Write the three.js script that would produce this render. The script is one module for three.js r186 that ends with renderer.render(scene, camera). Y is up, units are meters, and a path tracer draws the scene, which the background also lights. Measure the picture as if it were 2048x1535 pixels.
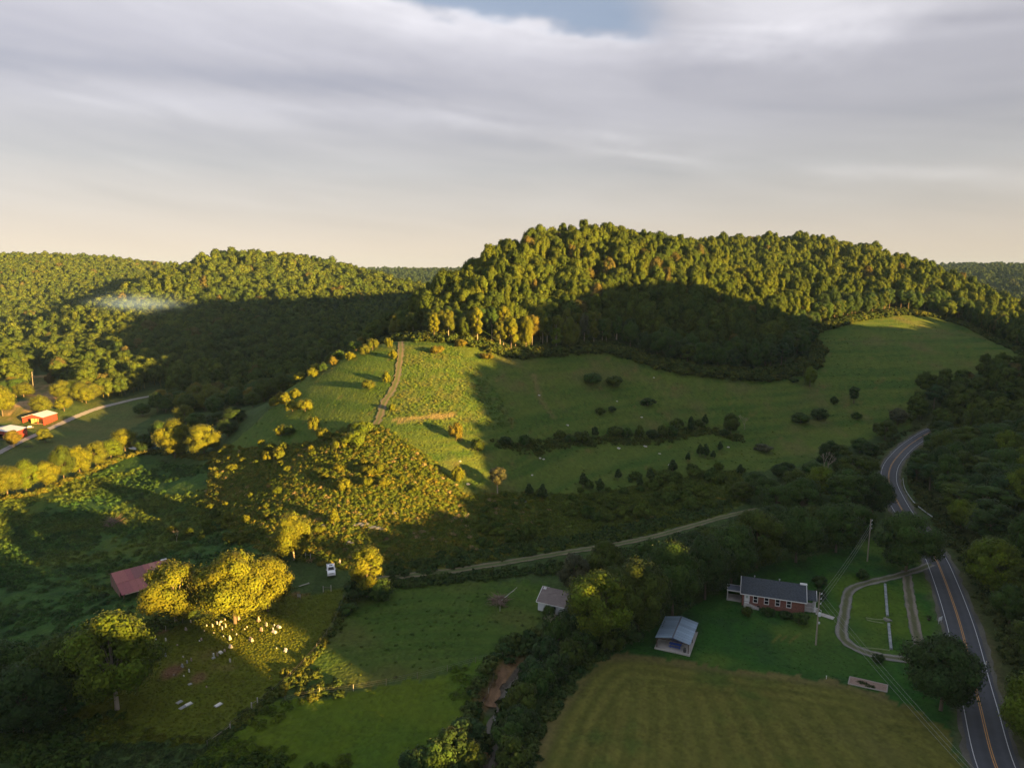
import * as THREE from 'three';
import { mergeGeometries } from 'three/addons/utils/BufferGeometryUtils.js';
import { RoundedBoxGeometry } from 'three/addons/geometries/RoundedBoxGeometry.js';

// ------------------------------------------------------------------ camera, sky, sun, exposure
const CAM_H = 76, PITCH = 9.2 * Math.PI / 180, FOCAL = 1365;           // metres above the valley floor; pixels of a 2048 x 1535 frame
const scene = new THREE.Scene(), HAZE = true;
const camera = new THREE.PerspectiveCamera(2 * Math.atan(767.5 / FOCAL) * 180 / Math.PI, 2048 / 1535, 1, 9000);
camera.position.set(0, CAM_H, 0);
camera.rotation.set(-PITCH, 0, 0);
const renderer = new THREE.WebGLRenderer({ antialias: true });
renderer.toneMapping = THREE.LinearToneMapping;
const EXPOSURE = 5.6;
renderer.toneMappingExposure = EXPOSURE;
renderer.shadowMap.enabled = true;

const SUN_AZ = 51 * Math.PI / 180, SUN_EL = 7 * Math.PI / 180;               // the sun stands behind the viewer's right shoulder
const sun = new THREE.DirectionalLight(new THREE.Color().setRGB(1, 0.58, 0.15), 5);
sun.position.set(Math.sin(SUN_AZ) * Math.cos(SUN_EL), Math.sin(SUN_EL), Math.cos(SUN_AZ) * Math.cos(SUN_EL)).multiplyScalar(1500);
sun.castShadow = true;
sun.shadow.mapSize.set(4096, 4096);
Object.assign(sun.shadow.camera, { left: -900, right: 900, top: 900, bottom: -900, near: 10, far: 4000 });
scene.add(sun, sun.target);
if (HAZE) scene.fog = new THREE.FogExp2(new THREE.Color().setRGB(.32, .55, 1), .000045);    // evening haze: the far ridges fade

// ------------------------------------------------------------------ small helpers
function rng(seed) { let a = seed >>> 0; return () => { a = (a + 0x6D2B79F5) | 0; let t = Math.imul(a ^ (a >>> 15), 1 | a); t = (t + Math.imul(t ^ (t >>> 7), 61 | t)) ^ t; return ((t ^ (t >>> 14)) >>> 0) / 4294967296; }; }
const clamp = (x, a = 0, b = 1) => Math.min(b, Math.max(a, x)), lerp = (a, b, t) => a + (b - a) * t;
const smooth = (a, b, x) => { const t = clamp((x - a) / (b - a)); return t * t * (3 - 2 * t); };
function hash2(ix, iy, s) { let h = Math.imul(ix, 374761393) ^ Math.imul(iy, 668265263) ^ Math.imul(s, 974711); h = Math.imul(h ^ (h >>> 13), 1274126177); return ((h ^ (h >>> 16)) >>> 0) / 4294967296; }
function noise(x, y, s = 0) {
  const ix = Math.floor(x), iy = Math.floor(y), fx = x - ix, fy = y - iy, u = fx * fx * (3 - 2 * fx), v = fy * fy * (3 - 2 * fy);
  return lerp(lerp(hash2(ix, iy, s), hash2(ix + 1, iy, s), u), lerp(hash2(ix, iy + 1, s), hash2(ix + 1, iy + 1, s), u), v) * 2 - 1;
}
function fbm(x, y, n = 4, s = 0) { let a = 1, t = 0, w = 0; for (let i = 0; i < n; i++) { t += a * noise(x, y, s + i); w += a; a *= 0.5; x = x * 2.03 + 17.1; y = y * 2.03 - 5.7; } return t / w; }
function curve(knots) { return (x) => { if (x <= knots[0][0]) return knots[0][1]; for (let i = 1; i < knots.length; i++) if (x <= knots[i][0]) { const [a, b] = knots[i - 1], [c, d] = knots[i]; return lerp(b, d, (x - a) / (c - a)); } return knots[knots.length - 1][1]; }; }
const V = (x, y, z) => new THREE.Vector3(x, y, z);
const lin = (r, g, b) => new THREE.Color().setRGB(r, g, b);

// ------------------------------------------------------------------ sky: thin evening cloud over a pale horizon
{
  const W = 2048, Hh = 1024, data = new Float32Array(W * Hh * 4), D = 180 / Math.PI;
  const ramp = [curve([[0, .74], [2, .70], [5, .59], [8, .51], [12, .465], [16, .465], [20, .475], [40, .44], [90, .42]]), curve([[0, .63], [2, .605], [5, .55], [8, .505], [12, .465], [16, .465], [20, .475], [40, .46], [90, .45]]), curve([[0, .485], [2, .49], [5, .5], [8, .505], [12, .51], [16, .525], [20, .53], [40, .53], [90, .53]])];
  const streak = (az, el, a0, e0, a1, e1, w, soft) => {                // a drawn-out cloud from (a0, e0) to (a1, e1) in degrees
    const t = clamp((az - a0) / (a1 - a0)), e = lerp(e0, e1, t), end = smooth(a0 - soft, a0 + soft, az) * (1 - smooth(a1 - soft, a1 + soft, az)), d = (el - e) / w;
    return Math.exp(-d * d) * end;
  };
  for (let j = 0; j < Hh; j++) {
    const el = ((j + .5) / Hh - .5) * 180, y = Math.sin(el / D), c = Math.cos(el / D);
    for (let i = 0; i < W; i++) {
      const ph = ((i + .5) / W - .5) * 2 * Math.PI, x = Math.cos(ph) * c, z = Math.sin(ph) * c, az = Math.atan2(x, -z) * D, o = (j * W + i) * 4;
      let rgb = [0, 1, 2].map((k) => ramp[k](Math.max(el, 0)));
      if (el > 0) {
        const fade = smooth(0, 8, el), slant = el * .5 + az * .045, wx = az * .055 + el * .1;
        const warp = fbm(wx * 1.3 + 7, slant * .7, 3, 211), soft = fbm(wx + warp * .5, slant + warp * .6, 5, 221), wisp = fbm(wx * 3.2 + warp, slant * 2.6 + warp * 1.2, 5, 231);
        let lift = fade * (.065 * soft + .028 * wisp);
        const nn = .55 * fbm(az * .16, el * .5, 4, 51) + .22 * fbm(az * .9, el * 1.6, 4, 55), near = Math.abs(az) < 90 ? 1 : 0;
        if (near) {
          const dd = el - (18.5 - .115 * az) - nn * 1.3, bank = smooth(-60, -14, az) * (1 - smooth(7.5, 13, az));
          lift += .2 * bank * (dd < 0 ? Math.exp(dd / 1.4) : Math.exp(-((dd / .45) ** 2))) * (.85 + .5 * wisp);
          lift += .1 * smooth(-6, -.5, dd) * (1 - smooth(-.2, 1.5, dd)) * (1 - smooth(0, 12, az)) * smooth(-70, -20, az);
          const glow = Math.exp(-(((az - 22.5) / 9.5) ** 2)) * smooth(14.2, 18.3, el - nn * 2.4) * (1 - smooth(23, 34, el)); lift += .33 * glow * (.9 + .35 * wisp);
          lift += .13 * streak(az, el, -8, 12.7 + nn * .8, 17, 8.2 + nn * .8, .75 + .25 * soft, 6) * (.8 + .8 * soft + .3 * wisp);
          lift += .07 * streak(az, el, 21, 7.7 + nn * .6, 37, 6 + nn * .6, .6, 5) * (.9 + .8 * wisp);
          lift += .05 * streak(az, el, -50, 10.6 + nn, -4, 12.4 + nn, 1.1, 9) * (.8 + wisp); lift -= .05 * streak(az, el, -50, 13.1 + nn, -8, 14.4 + nn, 1, 9);
          const blue = smooth(-.15, .9, dd + wisp * .5) * smooth(-32, -12, az) * (1 - smooth(7.5, 13.5, az + nn * 2)) * (1 - smooth(30, 50, el));
          rgb = rgb.map((v, k) => lerp(v, [.27, .36, .5][k], blue * .8)); lift *= 1 - blue * .75;
        }
        rgb = rgb.map((v, k) => Math.max(.05, v + lift * [1, .965, .96][k] - Math.max(0, -lift) * [.15, .05, -.1][k]));
      }
      const side = 1.15 - .25 * Math.sin(az / D);                          // the sky away from the sunset side is a little dimmer
      for (let k = 0; k < 3; k++) data[o + k] = rgb[k] * side / EXPOSURE;
      data[o + 3] = 1;
    }
  }
  const t = new THREE.DataTexture(data, W, Hh, THREE.RGBAFormat, THREE.FloatType);
  t.mapping = THREE.EquirectangularReflectionMapping; t.magFilter = THREE.LinearFilter; t.minFilter = THREE.LinearFilter; t.needsUpdate = true;
  scene.background = t; scene.environment = t;
}

// ------------------------------------------------------------------ surveying: a point of the photograph as a line of sight, the land's height
const CP = Math.cos(PITCH), SP = Math.sin(PITCH);
const sight = (px, py) => { const xc = (px - 1024) / FOCAL, yc = (767.5 - py) / FOCAL; return [xc, -SP + yc * CP, CP + yc * SP]; };  // right, up, forward
const onLevel = (px, py, h) => { const [a, b, c] = sight(px, py), t = (h - CAM_H) / b; return [a * t, c * t, h]; };                 // x, Z (metres ahead), height
const atRange = (px, py, Z) => { const [a, b, c] = sight(px, py), t = Z / c; return [a * t, Z, CAM_H + b * t]; };

// survey points of the land: [x, Z, height]
const survey = [];
for (const [px, py, h] of [
  [200, 1500, 0], [700, 1500, -.5], [1000, 1500, -1], [1300, 1500, 0], [1700, 1500, 0], [1950, 1500, .3], [2040, 1400, 1.5], [300, 1300, 1.2], [500, 1290, 1.2], [600, 1180, 1.5], [240, 1170, 1], [50, 1200, 0], [100, 1000, 0], [300, 1000, 0],
  [370, 935, 0], [240, 900, 0], [80, 850, 0], [330, 790, 0], [200, 830, 0], [10, 890, 0], [660, 1145, 2], [765, 1160, 2], [1000, 1130, 2], [1200, 1095, 2], [1450, 1035, 2.5], [850, 1250, .3], [1000, 1300, -.5], [1200, 1250, .3], [1350, 1280, .2],
  [1550, 1215, 1], [1740, 1120, 1.5], [1700, 1200, 1], [1850, 1100, 1.5], [1780, 950, 2], [1830, 880, 3], [1950, 1000, 4], [2040, 900, 9], [850, 1060, 6], [730, 1050, 6.8], [600, 1050, 5.5], [480, 1050, 2], [420, 1000, 1], [430, 930, 4.5], [520, 930, 9],
  [1000, 1050, 4.4], [1000, 1000, 7], [1100, 950, 8], [1300, 1000, 3], [1300, 930, 5.5], [1300, 880, 9.5], [1300, 850, 13], [1300, 800, 20], [1300, 750, 28], [1100, 900, 12], [1100, 850, 17.5], [1100, 800, 24], [1100, 750, 32], [1100, 705, 39],
  [1550, 870, 7.5], [1550, 800, 17], [1550, 750, 25], [1620, 700, 33], [1800, 850, 6.5], [1800, 800, 14], [1780, 750, 23], [1780, 700, 33], [1950, 680, 35], [1950, 740, 23], [2040, 745, 22], [2040, 705, 31], [1620, 660, 41], [1700, 645, 45], [1790, 628, 48.5], [1880, 632, 46],
  [1450, 742, 29], [1340, 725, 33], [1560, 742, 27], [1270, 700, 38.5], [60, 800, 8],
]) survey.push(onLevel(px, py, h));
for (const [px, py, Z] of [
  [750, 1050, 182], [750, 1000, 193], [750, 950, 206], [750, 900, 220], [750, 850, 236], [750, 800, 255], [750, 750, 276], [750, 705, 299], [850, 680, 313], [950, 690, 310], [900, 950, 207], [900, 850, 237], [900, 800, 257], [900, 750, 279],
  [1000, 900, 226], [1000, 850, 245], [1000, 800, 264], [1000, 750, 288], [1000, 708, 309], [560, 880, 246], [560, 830, 268], [580, 780, 288], [640, 745, 297], [700, 697, 306], [650, 830, 252], [650, 780, 275], [470, 890, 247], [600, 930, 216], [660, 900, 226],
]) survey.push(atRange(px, py, Z));
for (const [px, py, Z, tall] of [                                       // crowns against the sky or against what lies behind; the ground is a tree lower
  [900, 548, 350, 17], [1000, 495, 380, 16], [1060, 466, 400, 16], [1180, 445, 430, 16], [1300, 468, 450, 16], [1400, 486, 480, 16], [1450, 476, 560, 16], [1600, 468, 600, 16], [1700, 481, 590, 16], [1800, 506, 570, 16], [1900, 546, 540, 16], [2000, 596, 510, 16], [2080, 640, 495, 16],
  [1200, 560, 372, 15], [1350, 560, 386, 15], [1500, 560, 440, 15], [1700, 570, 490, 15], [1850, 580, 490, 15], [840, 604, 330, 17],
  [450, 500, 900, 15], [640, 517, 960, 15], [760, 556, 900, 18], [825, 600, 860, 19], [330, 550, 810, 15], [230, 585, 760, 15], [170, 640, 690, 15], [500, 600, 760, 14], [600, 650, 640, 14], [400, 650, 650, 14], [720, 640, 660, 14], [500, 700, 540, 14], [620, 700, 520, 14],
  [-40, 520, 1250, 15], [100, 513, 1250, 15], [220, 515, 1300, 15], [330, 523, 1350, 15], [-60, 600, 950, 15], [60, 600, 960, 15], [120, 640, 820, 15], [60, 690, 660, 13], [-120, 700, 600, 13],
  [700, 540, 2150, 19], [850, 540, 2200, 19], [1000, 534, 2300, 19], [1800, 530, 1500, 17], [1950, 531, 1450, 17], [2150, 526, 1500, 17], [2010, 590, 1150, 14],
]) { const p = atRange(px, py, Z); p[2] -= tall; survey.push(p); }
survey.push([-140, 300, 3], [-160, 400, 2], [-150, 500, 2], [-240, 430, 1], [-330, 560, 1], [-120, 350, 12], [-95, 330, 26], [-75, 420, 20], [-110, 480, 5], [-40, 480, 40], [40, 560, 60], [0, 720, 15], [150, 720, 60], [300, 760, 50], [500, 620, 18], [420, 470, 14], [380, 400, 10], [250, 330, 9], [190, 240, 5], [260, 260, 8], [600, 900, 15],
  [-300, 150, 1], [-250, 240, 0], [-320, 350, 2], [-420, 420, 6], [-180, 80, 2], [0, 60, 1], [120, 60, 3], [200, 120, 5], [-400, 0, 5], [-200, -200, 8], [0, -150, 6], [300, -200, 12], [600, 0, 12], [700, 400, 30], [-700, 300, 20], [0, -600, 30], [-700, -500, 60], [700, -500, 60],
  [-280, 1300, 12], [-180, 1250, 8], [-330, 1650, 18], [-150, 1650, 20], [-420, 1480, 25], [1290, 1180, 130], [1450, 1450, 110], [900, 100, 60], [-1100, 500, 75], [1100, 800, 40]);
for (let i = 0; i < 22; i++) { const a = i / 22 * 2 * Math.PI, r = 2600; survey.push([r * Math.sin(a), r * Math.cos(a), 80 + 8 * Math.sin(i * 2.4)]); }

const land = (() => {                                                   // multiquadric surface through the survey points
  const n = survey.length, N = n + 1, c2 = 22 * 22, A = [];
  for (let i = 0; i < n; i++) {
    const r = new Float64Array(N + 1);
    for (let j = 0; j < n; j++) { const dx = survey[i][0] - survey[j][0], dz = survey[i][1] - survey[j][1]; r[j] = Math.sqrt(dx * dx + dz * dz + c2); }
    r[i] -= 1.2 + Math.hypot(survey[i][0], survey[i][1]) * .006; r[n] = 1; r[N] = survey[i][2]; A.push(r);
  }
  const last = new Float64Array(N + 1); last.fill(1, 0, n); A.push(last);
  for (let c = 0; c < N; c++) {
    let p = c; for (let r = c + 1; r < N; r++) if (Math.abs(A[r][c]) > Math.abs(A[p][c])) p = r;
    [A[c], A[p]] = [A[p], A[c]];
    for (let r = c + 1; r < N; r++) { const f = A[r][c] / A[c][c]; if (f) for (let k = c; k <= N; k++) A[r][k] -= f * A[c][k]; }
  }
  const w = new Float64Array(N);
  for (let c = N - 1; c >= 0; c--) { let v = A[c][N]; for (let k = c + 1; k < N; k++) v -= A[c][k] * w[k]; w[c] = v / A[c][c]; }
  const sx = survey.map((p) => p[0]), sz = survey.map((p) => p[1]);
  return (x, Z) => { let h = w[n]; for (let i = 0; i < n; i++) { const dx = x - sx[i], dz = Z - sz[i]; h += w[i] * Math.sqrt(dx * dx + dz * dz + c2); } return h; };
})();

// the long ridge behind the viewer and to the right of the road: its crest and the trees on it throw the evening shade into the valley
const SUN_U = (x, Z) => x * Math.cos(SUN_AZ) + Z * Math.sin(SUN_AZ), SUN_S = (x, Z) => Z * Math.cos(SUN_AZ) - x * Math.sin(SUN_AZ);   // across and along the sun's way
const ridgeTop = curve([[-400, 56], [-200, 56], [0, 54], [34, 52], [46, 46], [51, 44], [54, 41], [58, 43], [60, 40], [62.5, 28], [78, 28], [81, 40], [86, 45], [92, 39], [98, 34], [102, 37], [106, 39], [114, 38], [130, 40], [148, 43], [165, 51], [175, 58], [195, 67], [204, 74], [215, 78], [236, 82], [256, 86], [262, 106], [270, 105], [279, 106], [300, 110], [325, 113], [357, 113], [398, 95], [433, 83], [468, 77], [497, 69], [552, 69], [700, 72], [900, 60], [1200, 40]]);
const RIDGE_TREE = 12, RIDGE_BACK = 160;
const ridgeGround = (u) => Math.max(6, ridgeTop(u) - (u > 61.5 && u < 79.5 ? 2 : RIDGE_TREE));
function ridge(x, Z) {
  const u = SUN_U(x, Z), d = SUN_S(x, Z) + RIDGE_BACK;
  if (d > 185 || d < -320 || u < -500 || u > 1300) return 0;
  const p = d > 0 ? (1 - (d / 185) ** 2) ** 2 : (1 - (d / 320) ** 2) ** 2;
  return ridgeGround(u) * p;
}
// the creek
const creekLine = [[960, 1600], [975, 1535], [985, 1500], [995, 1455], [978, 1425], [990, 1390], [1015, 1350], [1045, 1315], [1085, 1285], [1130, 1262], [1180, 1245], [1240, 1225], [1300, 1190], [1370, 1165]].map(([a, b]) => onLevel(a, b, 0));
function lineDist(line, x, Z) { let best = 1e9; for (let i = 1; i < line.length; i++) { const [ax, az] = line[i - 1], [bx, bz] = line[i], dx = bx - ax, dz = bz - az, t = clamp(((x - ax) * dx + (Z - az) * dz) / (dx * dx + dz * dz)); best = Math.min(best, Math.hypot(x - ax - t * dx, Z - az - t * dz)); } return best; }
const coarse = new Map();
function H(x, Z) {                                                       // the ground's height
  let h = land(x, Z);
  const r = Math.hypot(x, Z);
  if (r > 700) h += smooth(700, 1800, r) * 16 * fbm(x / 330, Z / 330, 3, 5);
  const k = ridge(x, Z);
  if (k > 0) h = Math.max(h, k) + 1.5 * Math.exp(-Math.abs(h - k) / 3) * smooth(0, 7, k);
  if (Z > 60 && Z < 190 && x > -20 && x < 90) { const d = lineDist(creekLine, x, Z); if (d < 7) h -= 2.3 * (1 - smooth(1.2, 6 + noise(x * .4, Z * .4, 9), d)); }
  return h;
}
function ground(px, py, lift = 0) {                                      // where a line of sight meets the land
  const [a, b, c] = sight(px, py); let t = 70, dt = 4, prev = 70;
  for (; t < 4000; t += dt) { if (CAM_H + b * t < H(a * t, c * t) + lift) break; prev = t; dt = Math.max(2, t * .012); }
  let lo = prev, hi = t;
  for (let i = 0; i < 18; i++) { const m = (lo + hi) / 2; if (CAM_H + b * m < H(a * m, c * m) + lift) hi = m; else lo = m; }
  return [a * hi, c * hi, H(a * hi, c * hi)];
}
const place = (px, py, lift) => { const [x, Z, h] = ground(px, py, lift); return V(x, h, -Z); };
const inside = (poly, x, Z) => { let s = false; for (let i = 0, j = poly.length - 1; i < poly.length; j = i++) { const [xi, zi] = poly[i], [xj, zj] = poly[j]; if ((zi > Z) !== (zj > Z) && x < (xj - xi) * (Z - zi) / (zj - zi) + xi) s = !s; } return s; };
const outline = (pts) => pts.map(([a, b]) => ground(a, b));
function project(x, y, Z) { const dy = y - CAM_H, f = Z * CP - dy * SP, u = Z * SP + dy * CP; return [1024 + FOCAL * x / f, 767.5 - FOCAL * u / f, f]; }

// ------------------------------------------------------------------ naming
const taken = new Map();
function numbered(name) { const n = taken.get(name) ?? 0; taken.set(name, n + 1); return n ? name + '_' + String(n).padStart(3, '0') : name; }
function shade(o) { o.traverse((m) => { if (m.isMesh) { m.castShadow = true; m.receiveShadow = true; } }); return o; }
function tag(o, label, category, group) { o.userData.label = label; o.userData.category = category; if (group) o.userData.group = group; return o; }
function thing(name, label, category, pos = V(0, 0, 0), turn = 0, group) { const o = new THREE.Group(); o.name = numbered(name); o.position.copy(pos); o.rotation.y = turn; tag(o, label, category, group); scene.add(o); return o; }
function mesh(name, geo, mat, parent = scene) { const g = Array.isArray(geo) ? mergeGeometries(geo.map((q) => { const k = q.index ? q.toNonIndexed() : q; for (const a of Object.keys(k.attributes)) if (!['position', 'normal', 'uv'].includes(a)) k.deleteAttribute(a); return k; })) : geo; const m = new THREE.Mesh(g, mat); m.name = parent === scene ? numbered(name) : name; m.castShadow = m.receiveShadow = true; parent.add(m); return m; }
function structure(o) { o.userData.kind = 'structure'; return o; }
const box = (w, h, d, x = 0, y = 0, z = 0, ry = 0, rz = 0, rx = 0) => { const g = new THREE.BoxGeometry(w, h, d); if (rx) g.rotateX(rx); if (rz) g.rotateZ(rz); if (ry) g.rotateY(ry); return g.translate(x, y, z); };
const cyl = (r0, r1, h, x = 0, y = 0, z = 0, n = 10) => new THREE.CylinderGeometry(r0, r1, h, n).translate(x, y, z);
function bar(a, b, r, n = 6, r2 = r) { const d = V(0, 0, 0).subVectors(b, a), L = d.length(), g = new THREE.CylinderGeometry(r2, r, L, n); g.applyQuaternion(new THREE.Quaternion().setFromUnitVectors(V(0, 1, 0), d.normalize())); return g.translate((a.x + b.x) / 2, (a.y + b.y) / 2, (a.z + b.z) / 2); }
const ORD = ['first', 'second', 'third', 'fourth', 'fifth', 'sixth', 'seventh', 'eighth', 'ninth', 'tenth', 'eleventh', 'twelfth', 'thirteenth', 'fourteenth', 'fifteenth', 'sixteenth', 'seventeenth', 'eighteenth', 'nineteenth', 'twentieth', 'twenty-first', 'twenty-second'];
function nth(list) { const order = list.map((p, i) => [p[0], i]).sort((a, b) => a[0] - b[0]), out = []; order.forEach(([, i], k) => { out[i] = ORD[k]; }); return out; }   // rank of each from the left
const matte = (c, rough = .9, more = {}) => new THREE.MeshStandardMaterial({ color: c, roughness: rough, ...more });

// ------------------------------------------------------------------ the parts of the land
const roadPx = [[2090, 1720], [2036, 1620], [1993, 1535], [1957, 1399], [1920, 1247], [1884, 1145], [1870, 1114], [1838, 1065], [1808, 1025], [1789, 991], [1778, 963], [1782, 933], [1800, 908], [1825, 886], [1850, 870], [1890, 852]];
const drivePx = [[1862, 1128], [1840, 1138], [1818, 1145], [1774, 1157], [1736, 1166], [1709, 1175], [1697, 1187], [1692, 1209], [1688, 1232], [1684, 1257], [1686, 1275], [1702, 1291], [1731, 1304], [1762, 1312], [1787, 1316], [1840, 1323], [1905, 1328]];
const lanePx = [[1812, 1142], [1814, 1153], [1818, 1184], [1823, 1215], [1829, 1247], [1838, 1285], [1850, 1322]];
const trackPx = [[742, 1161], [765, 1158], [830, 1149], [900, 1142], [980, 1130], [1060, 1117], [1130, 1105], [1200, 1094], [1290, 1077], [1380, 1053], [1455, 1032], [1520, 1018]];
const hillTrackPx = [[800, 684], [801, 700], [798, 730], [793, 758], [783, 783], [769, 803], [761, 828], [752, 850]];
const farmRoadPx = [[-60, 935], [0, 905], [38, 885], [96, 859], [140, 839], [190, 819], [239, 806], [272, 798], [300, 793], [332, 788], [371, 792], [400, 800]];
const toLine = (pts, n = 60) => { const c = new THREE.CatmullRomCurve3(pts.map(([a, b]) => { const g = ground(a, b); return V(g[0], 0, -g[1]); }), false, 'centripetal'); return c.getSpacedPoints(n).map((p) => [p.x, -p.z]); };
const roadLine = toLine(roadPx, 150), driveLine = toLine(drivePx, 90), laneLine = toLine(lanePx, 30), trackLine = toLine(trackPx, 120), hillTrackLine = toLine(hillTrackPx, 60), farmRoadLine = toLine(farmRoadPx, 110);

const area = {
  hay_field: outline([[1040, 1600], [1060, 1535], [1105, 1430], [1160, 1350], [1198, 1316], [1260, 1306], [1400, 1328], [1560, 1348], [1700, 1366], [1800, 1400], [1890, 1450], [1930, 1535], [1960, 1620], [1500, 1760], [1040, 1700]]),
  church_lawn: outline([[1198, 1316], [1225, 1290], [1290, 1262], [1380, 1215], [1470, 1160], [1500, 1140], [1640, 1110], [1700, 1085], [1745, 1075], [1800, 1085], [1855, 1095], [1880, 1150], [1900, 1230], [1925, 1330], [1950, 1460], [1985, 1600], [1960, 1620], [1930, 1535], [1890, 1450], [1800, 1400], [1700, 1366], [1560, 1348], [1400, 1328], [1260, 1306]]),
  cemetery_lawn: outline([[255, 1300], [330, 1262], [400, 1235], [450, 1205], [560, 1185], [600, 1186], [690, 1178], [672, 1230], [645, 1275], [592, 1345], [540, 1385], [480, 1435], [410, 1492], [200, 1490], [150, 1430]]),
  mown_meadow: outline([[700, 1195], [780, 1175], [900, 1160], [1090, 1165], [1085, 1240], [1060, 1280], [1010, 1312], [850, 1350], [690, 1385], [600, 1352], [650, 1285], [690, 1215]]),
  lower_field: outline([[685, 1390], [850, 1355], [1005, 1318], [985, 1370], [972, 1420], [985, 1470], [975, 1560], [960, 1650], [300, 1700], [380, 1535], [430, 1492], [550, 1402]]),
  scrub_slope: outline([[425, 915], [520, 895], [640, 880], [700, 850], [760, 850], [870, 925], [930, 990], [1010, 985], [1200, 985], [1340, 955], [1480, 940], [1500, 990], [1450, 1028], [1290, 1070], [1130, 1098], [900, 1135], [765, 1150], [640, 1130], [520, 1100], [430, 1040], [415, 980]]),
  crop_plot: outline([[803, 700], [900, 690], [960, 735], [1000, 790], [1030, 850], [930, 865], [850, 850], [770, 838], [785, 800], [802, 760]]),
};
const mainWood = [...outline([[738, 690], [790, 679], [850, 673], [950, 681], [1010, 700], [1110, 697], [1200, 691], [1270, 706], [1340, 728], [1450, 744], [1560, 743], [1628, 706], [1612, 668], [1640, 652], [1700, 637], [1790, 624], [1880, 631], [1940, 652], [2060, 712]]), [520, 440], [600, 640], [330, 820], [0, 800], [-70, 620], [-95, 450], [-82, 350]];
const pasture = [...outline([[425, 915], [470, 880], [560, 800], [640, 735], [700, 692]]), [-95, 330], [-60, 345], [60, 345], [200, 480], [420, 470], ...outline([[2060, 735], [1960, 745], [1850, 790], [1825, 850], [1760, 870], [1600, 930], [1480, 945], [1200, 990], [930, 992], [640, 885]])];
const leftWeeds = outline([[-80, 1000], [60, 985], [200, 945], [270, 905], [380, 930], [420, 930], [415, 1000], [440, 1060], [520, 1110], [560, 1160], [440, 1200], [260, 1300], [150, 1420], [-120, 1500]]);
const clearing = outline([[-80, 935], [0, 890], [40, 855], [110, 826], [200, 800], [255, 795], [300, 778], [345, 776], [385, 792], [340, 806], [290, 840], [240, 868], [120, 910], [0, 950], [-80, 990]]);
const knoll = outline([[-30, 840], [50, 800], [42, 750], [90, 735], [120, 770], [150, 790], [100, 815], [30, 850]]);
const rightWood = [...outline([[1835, 876], [1815, 850], [1828, 815], [1850, 788], [1905, 778], [1960, 752], [2060, 742]]), [430, 400], [300, 100], [130, 40], ...outline([[2085, 1600], [2040, 1500], [2000, 1390], [1960, 1250], [1925, 1150], [1905, 1100], [1890, 1045], [1860, 1010], [1828, 975], [1815, 930]])];
const nearRoad = (x, Z) => Math.min(lineDist(roadLine, x, Z) - 1, lineDist(driveLine, x, Z), lineDist(laneLine, x, Z));

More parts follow.
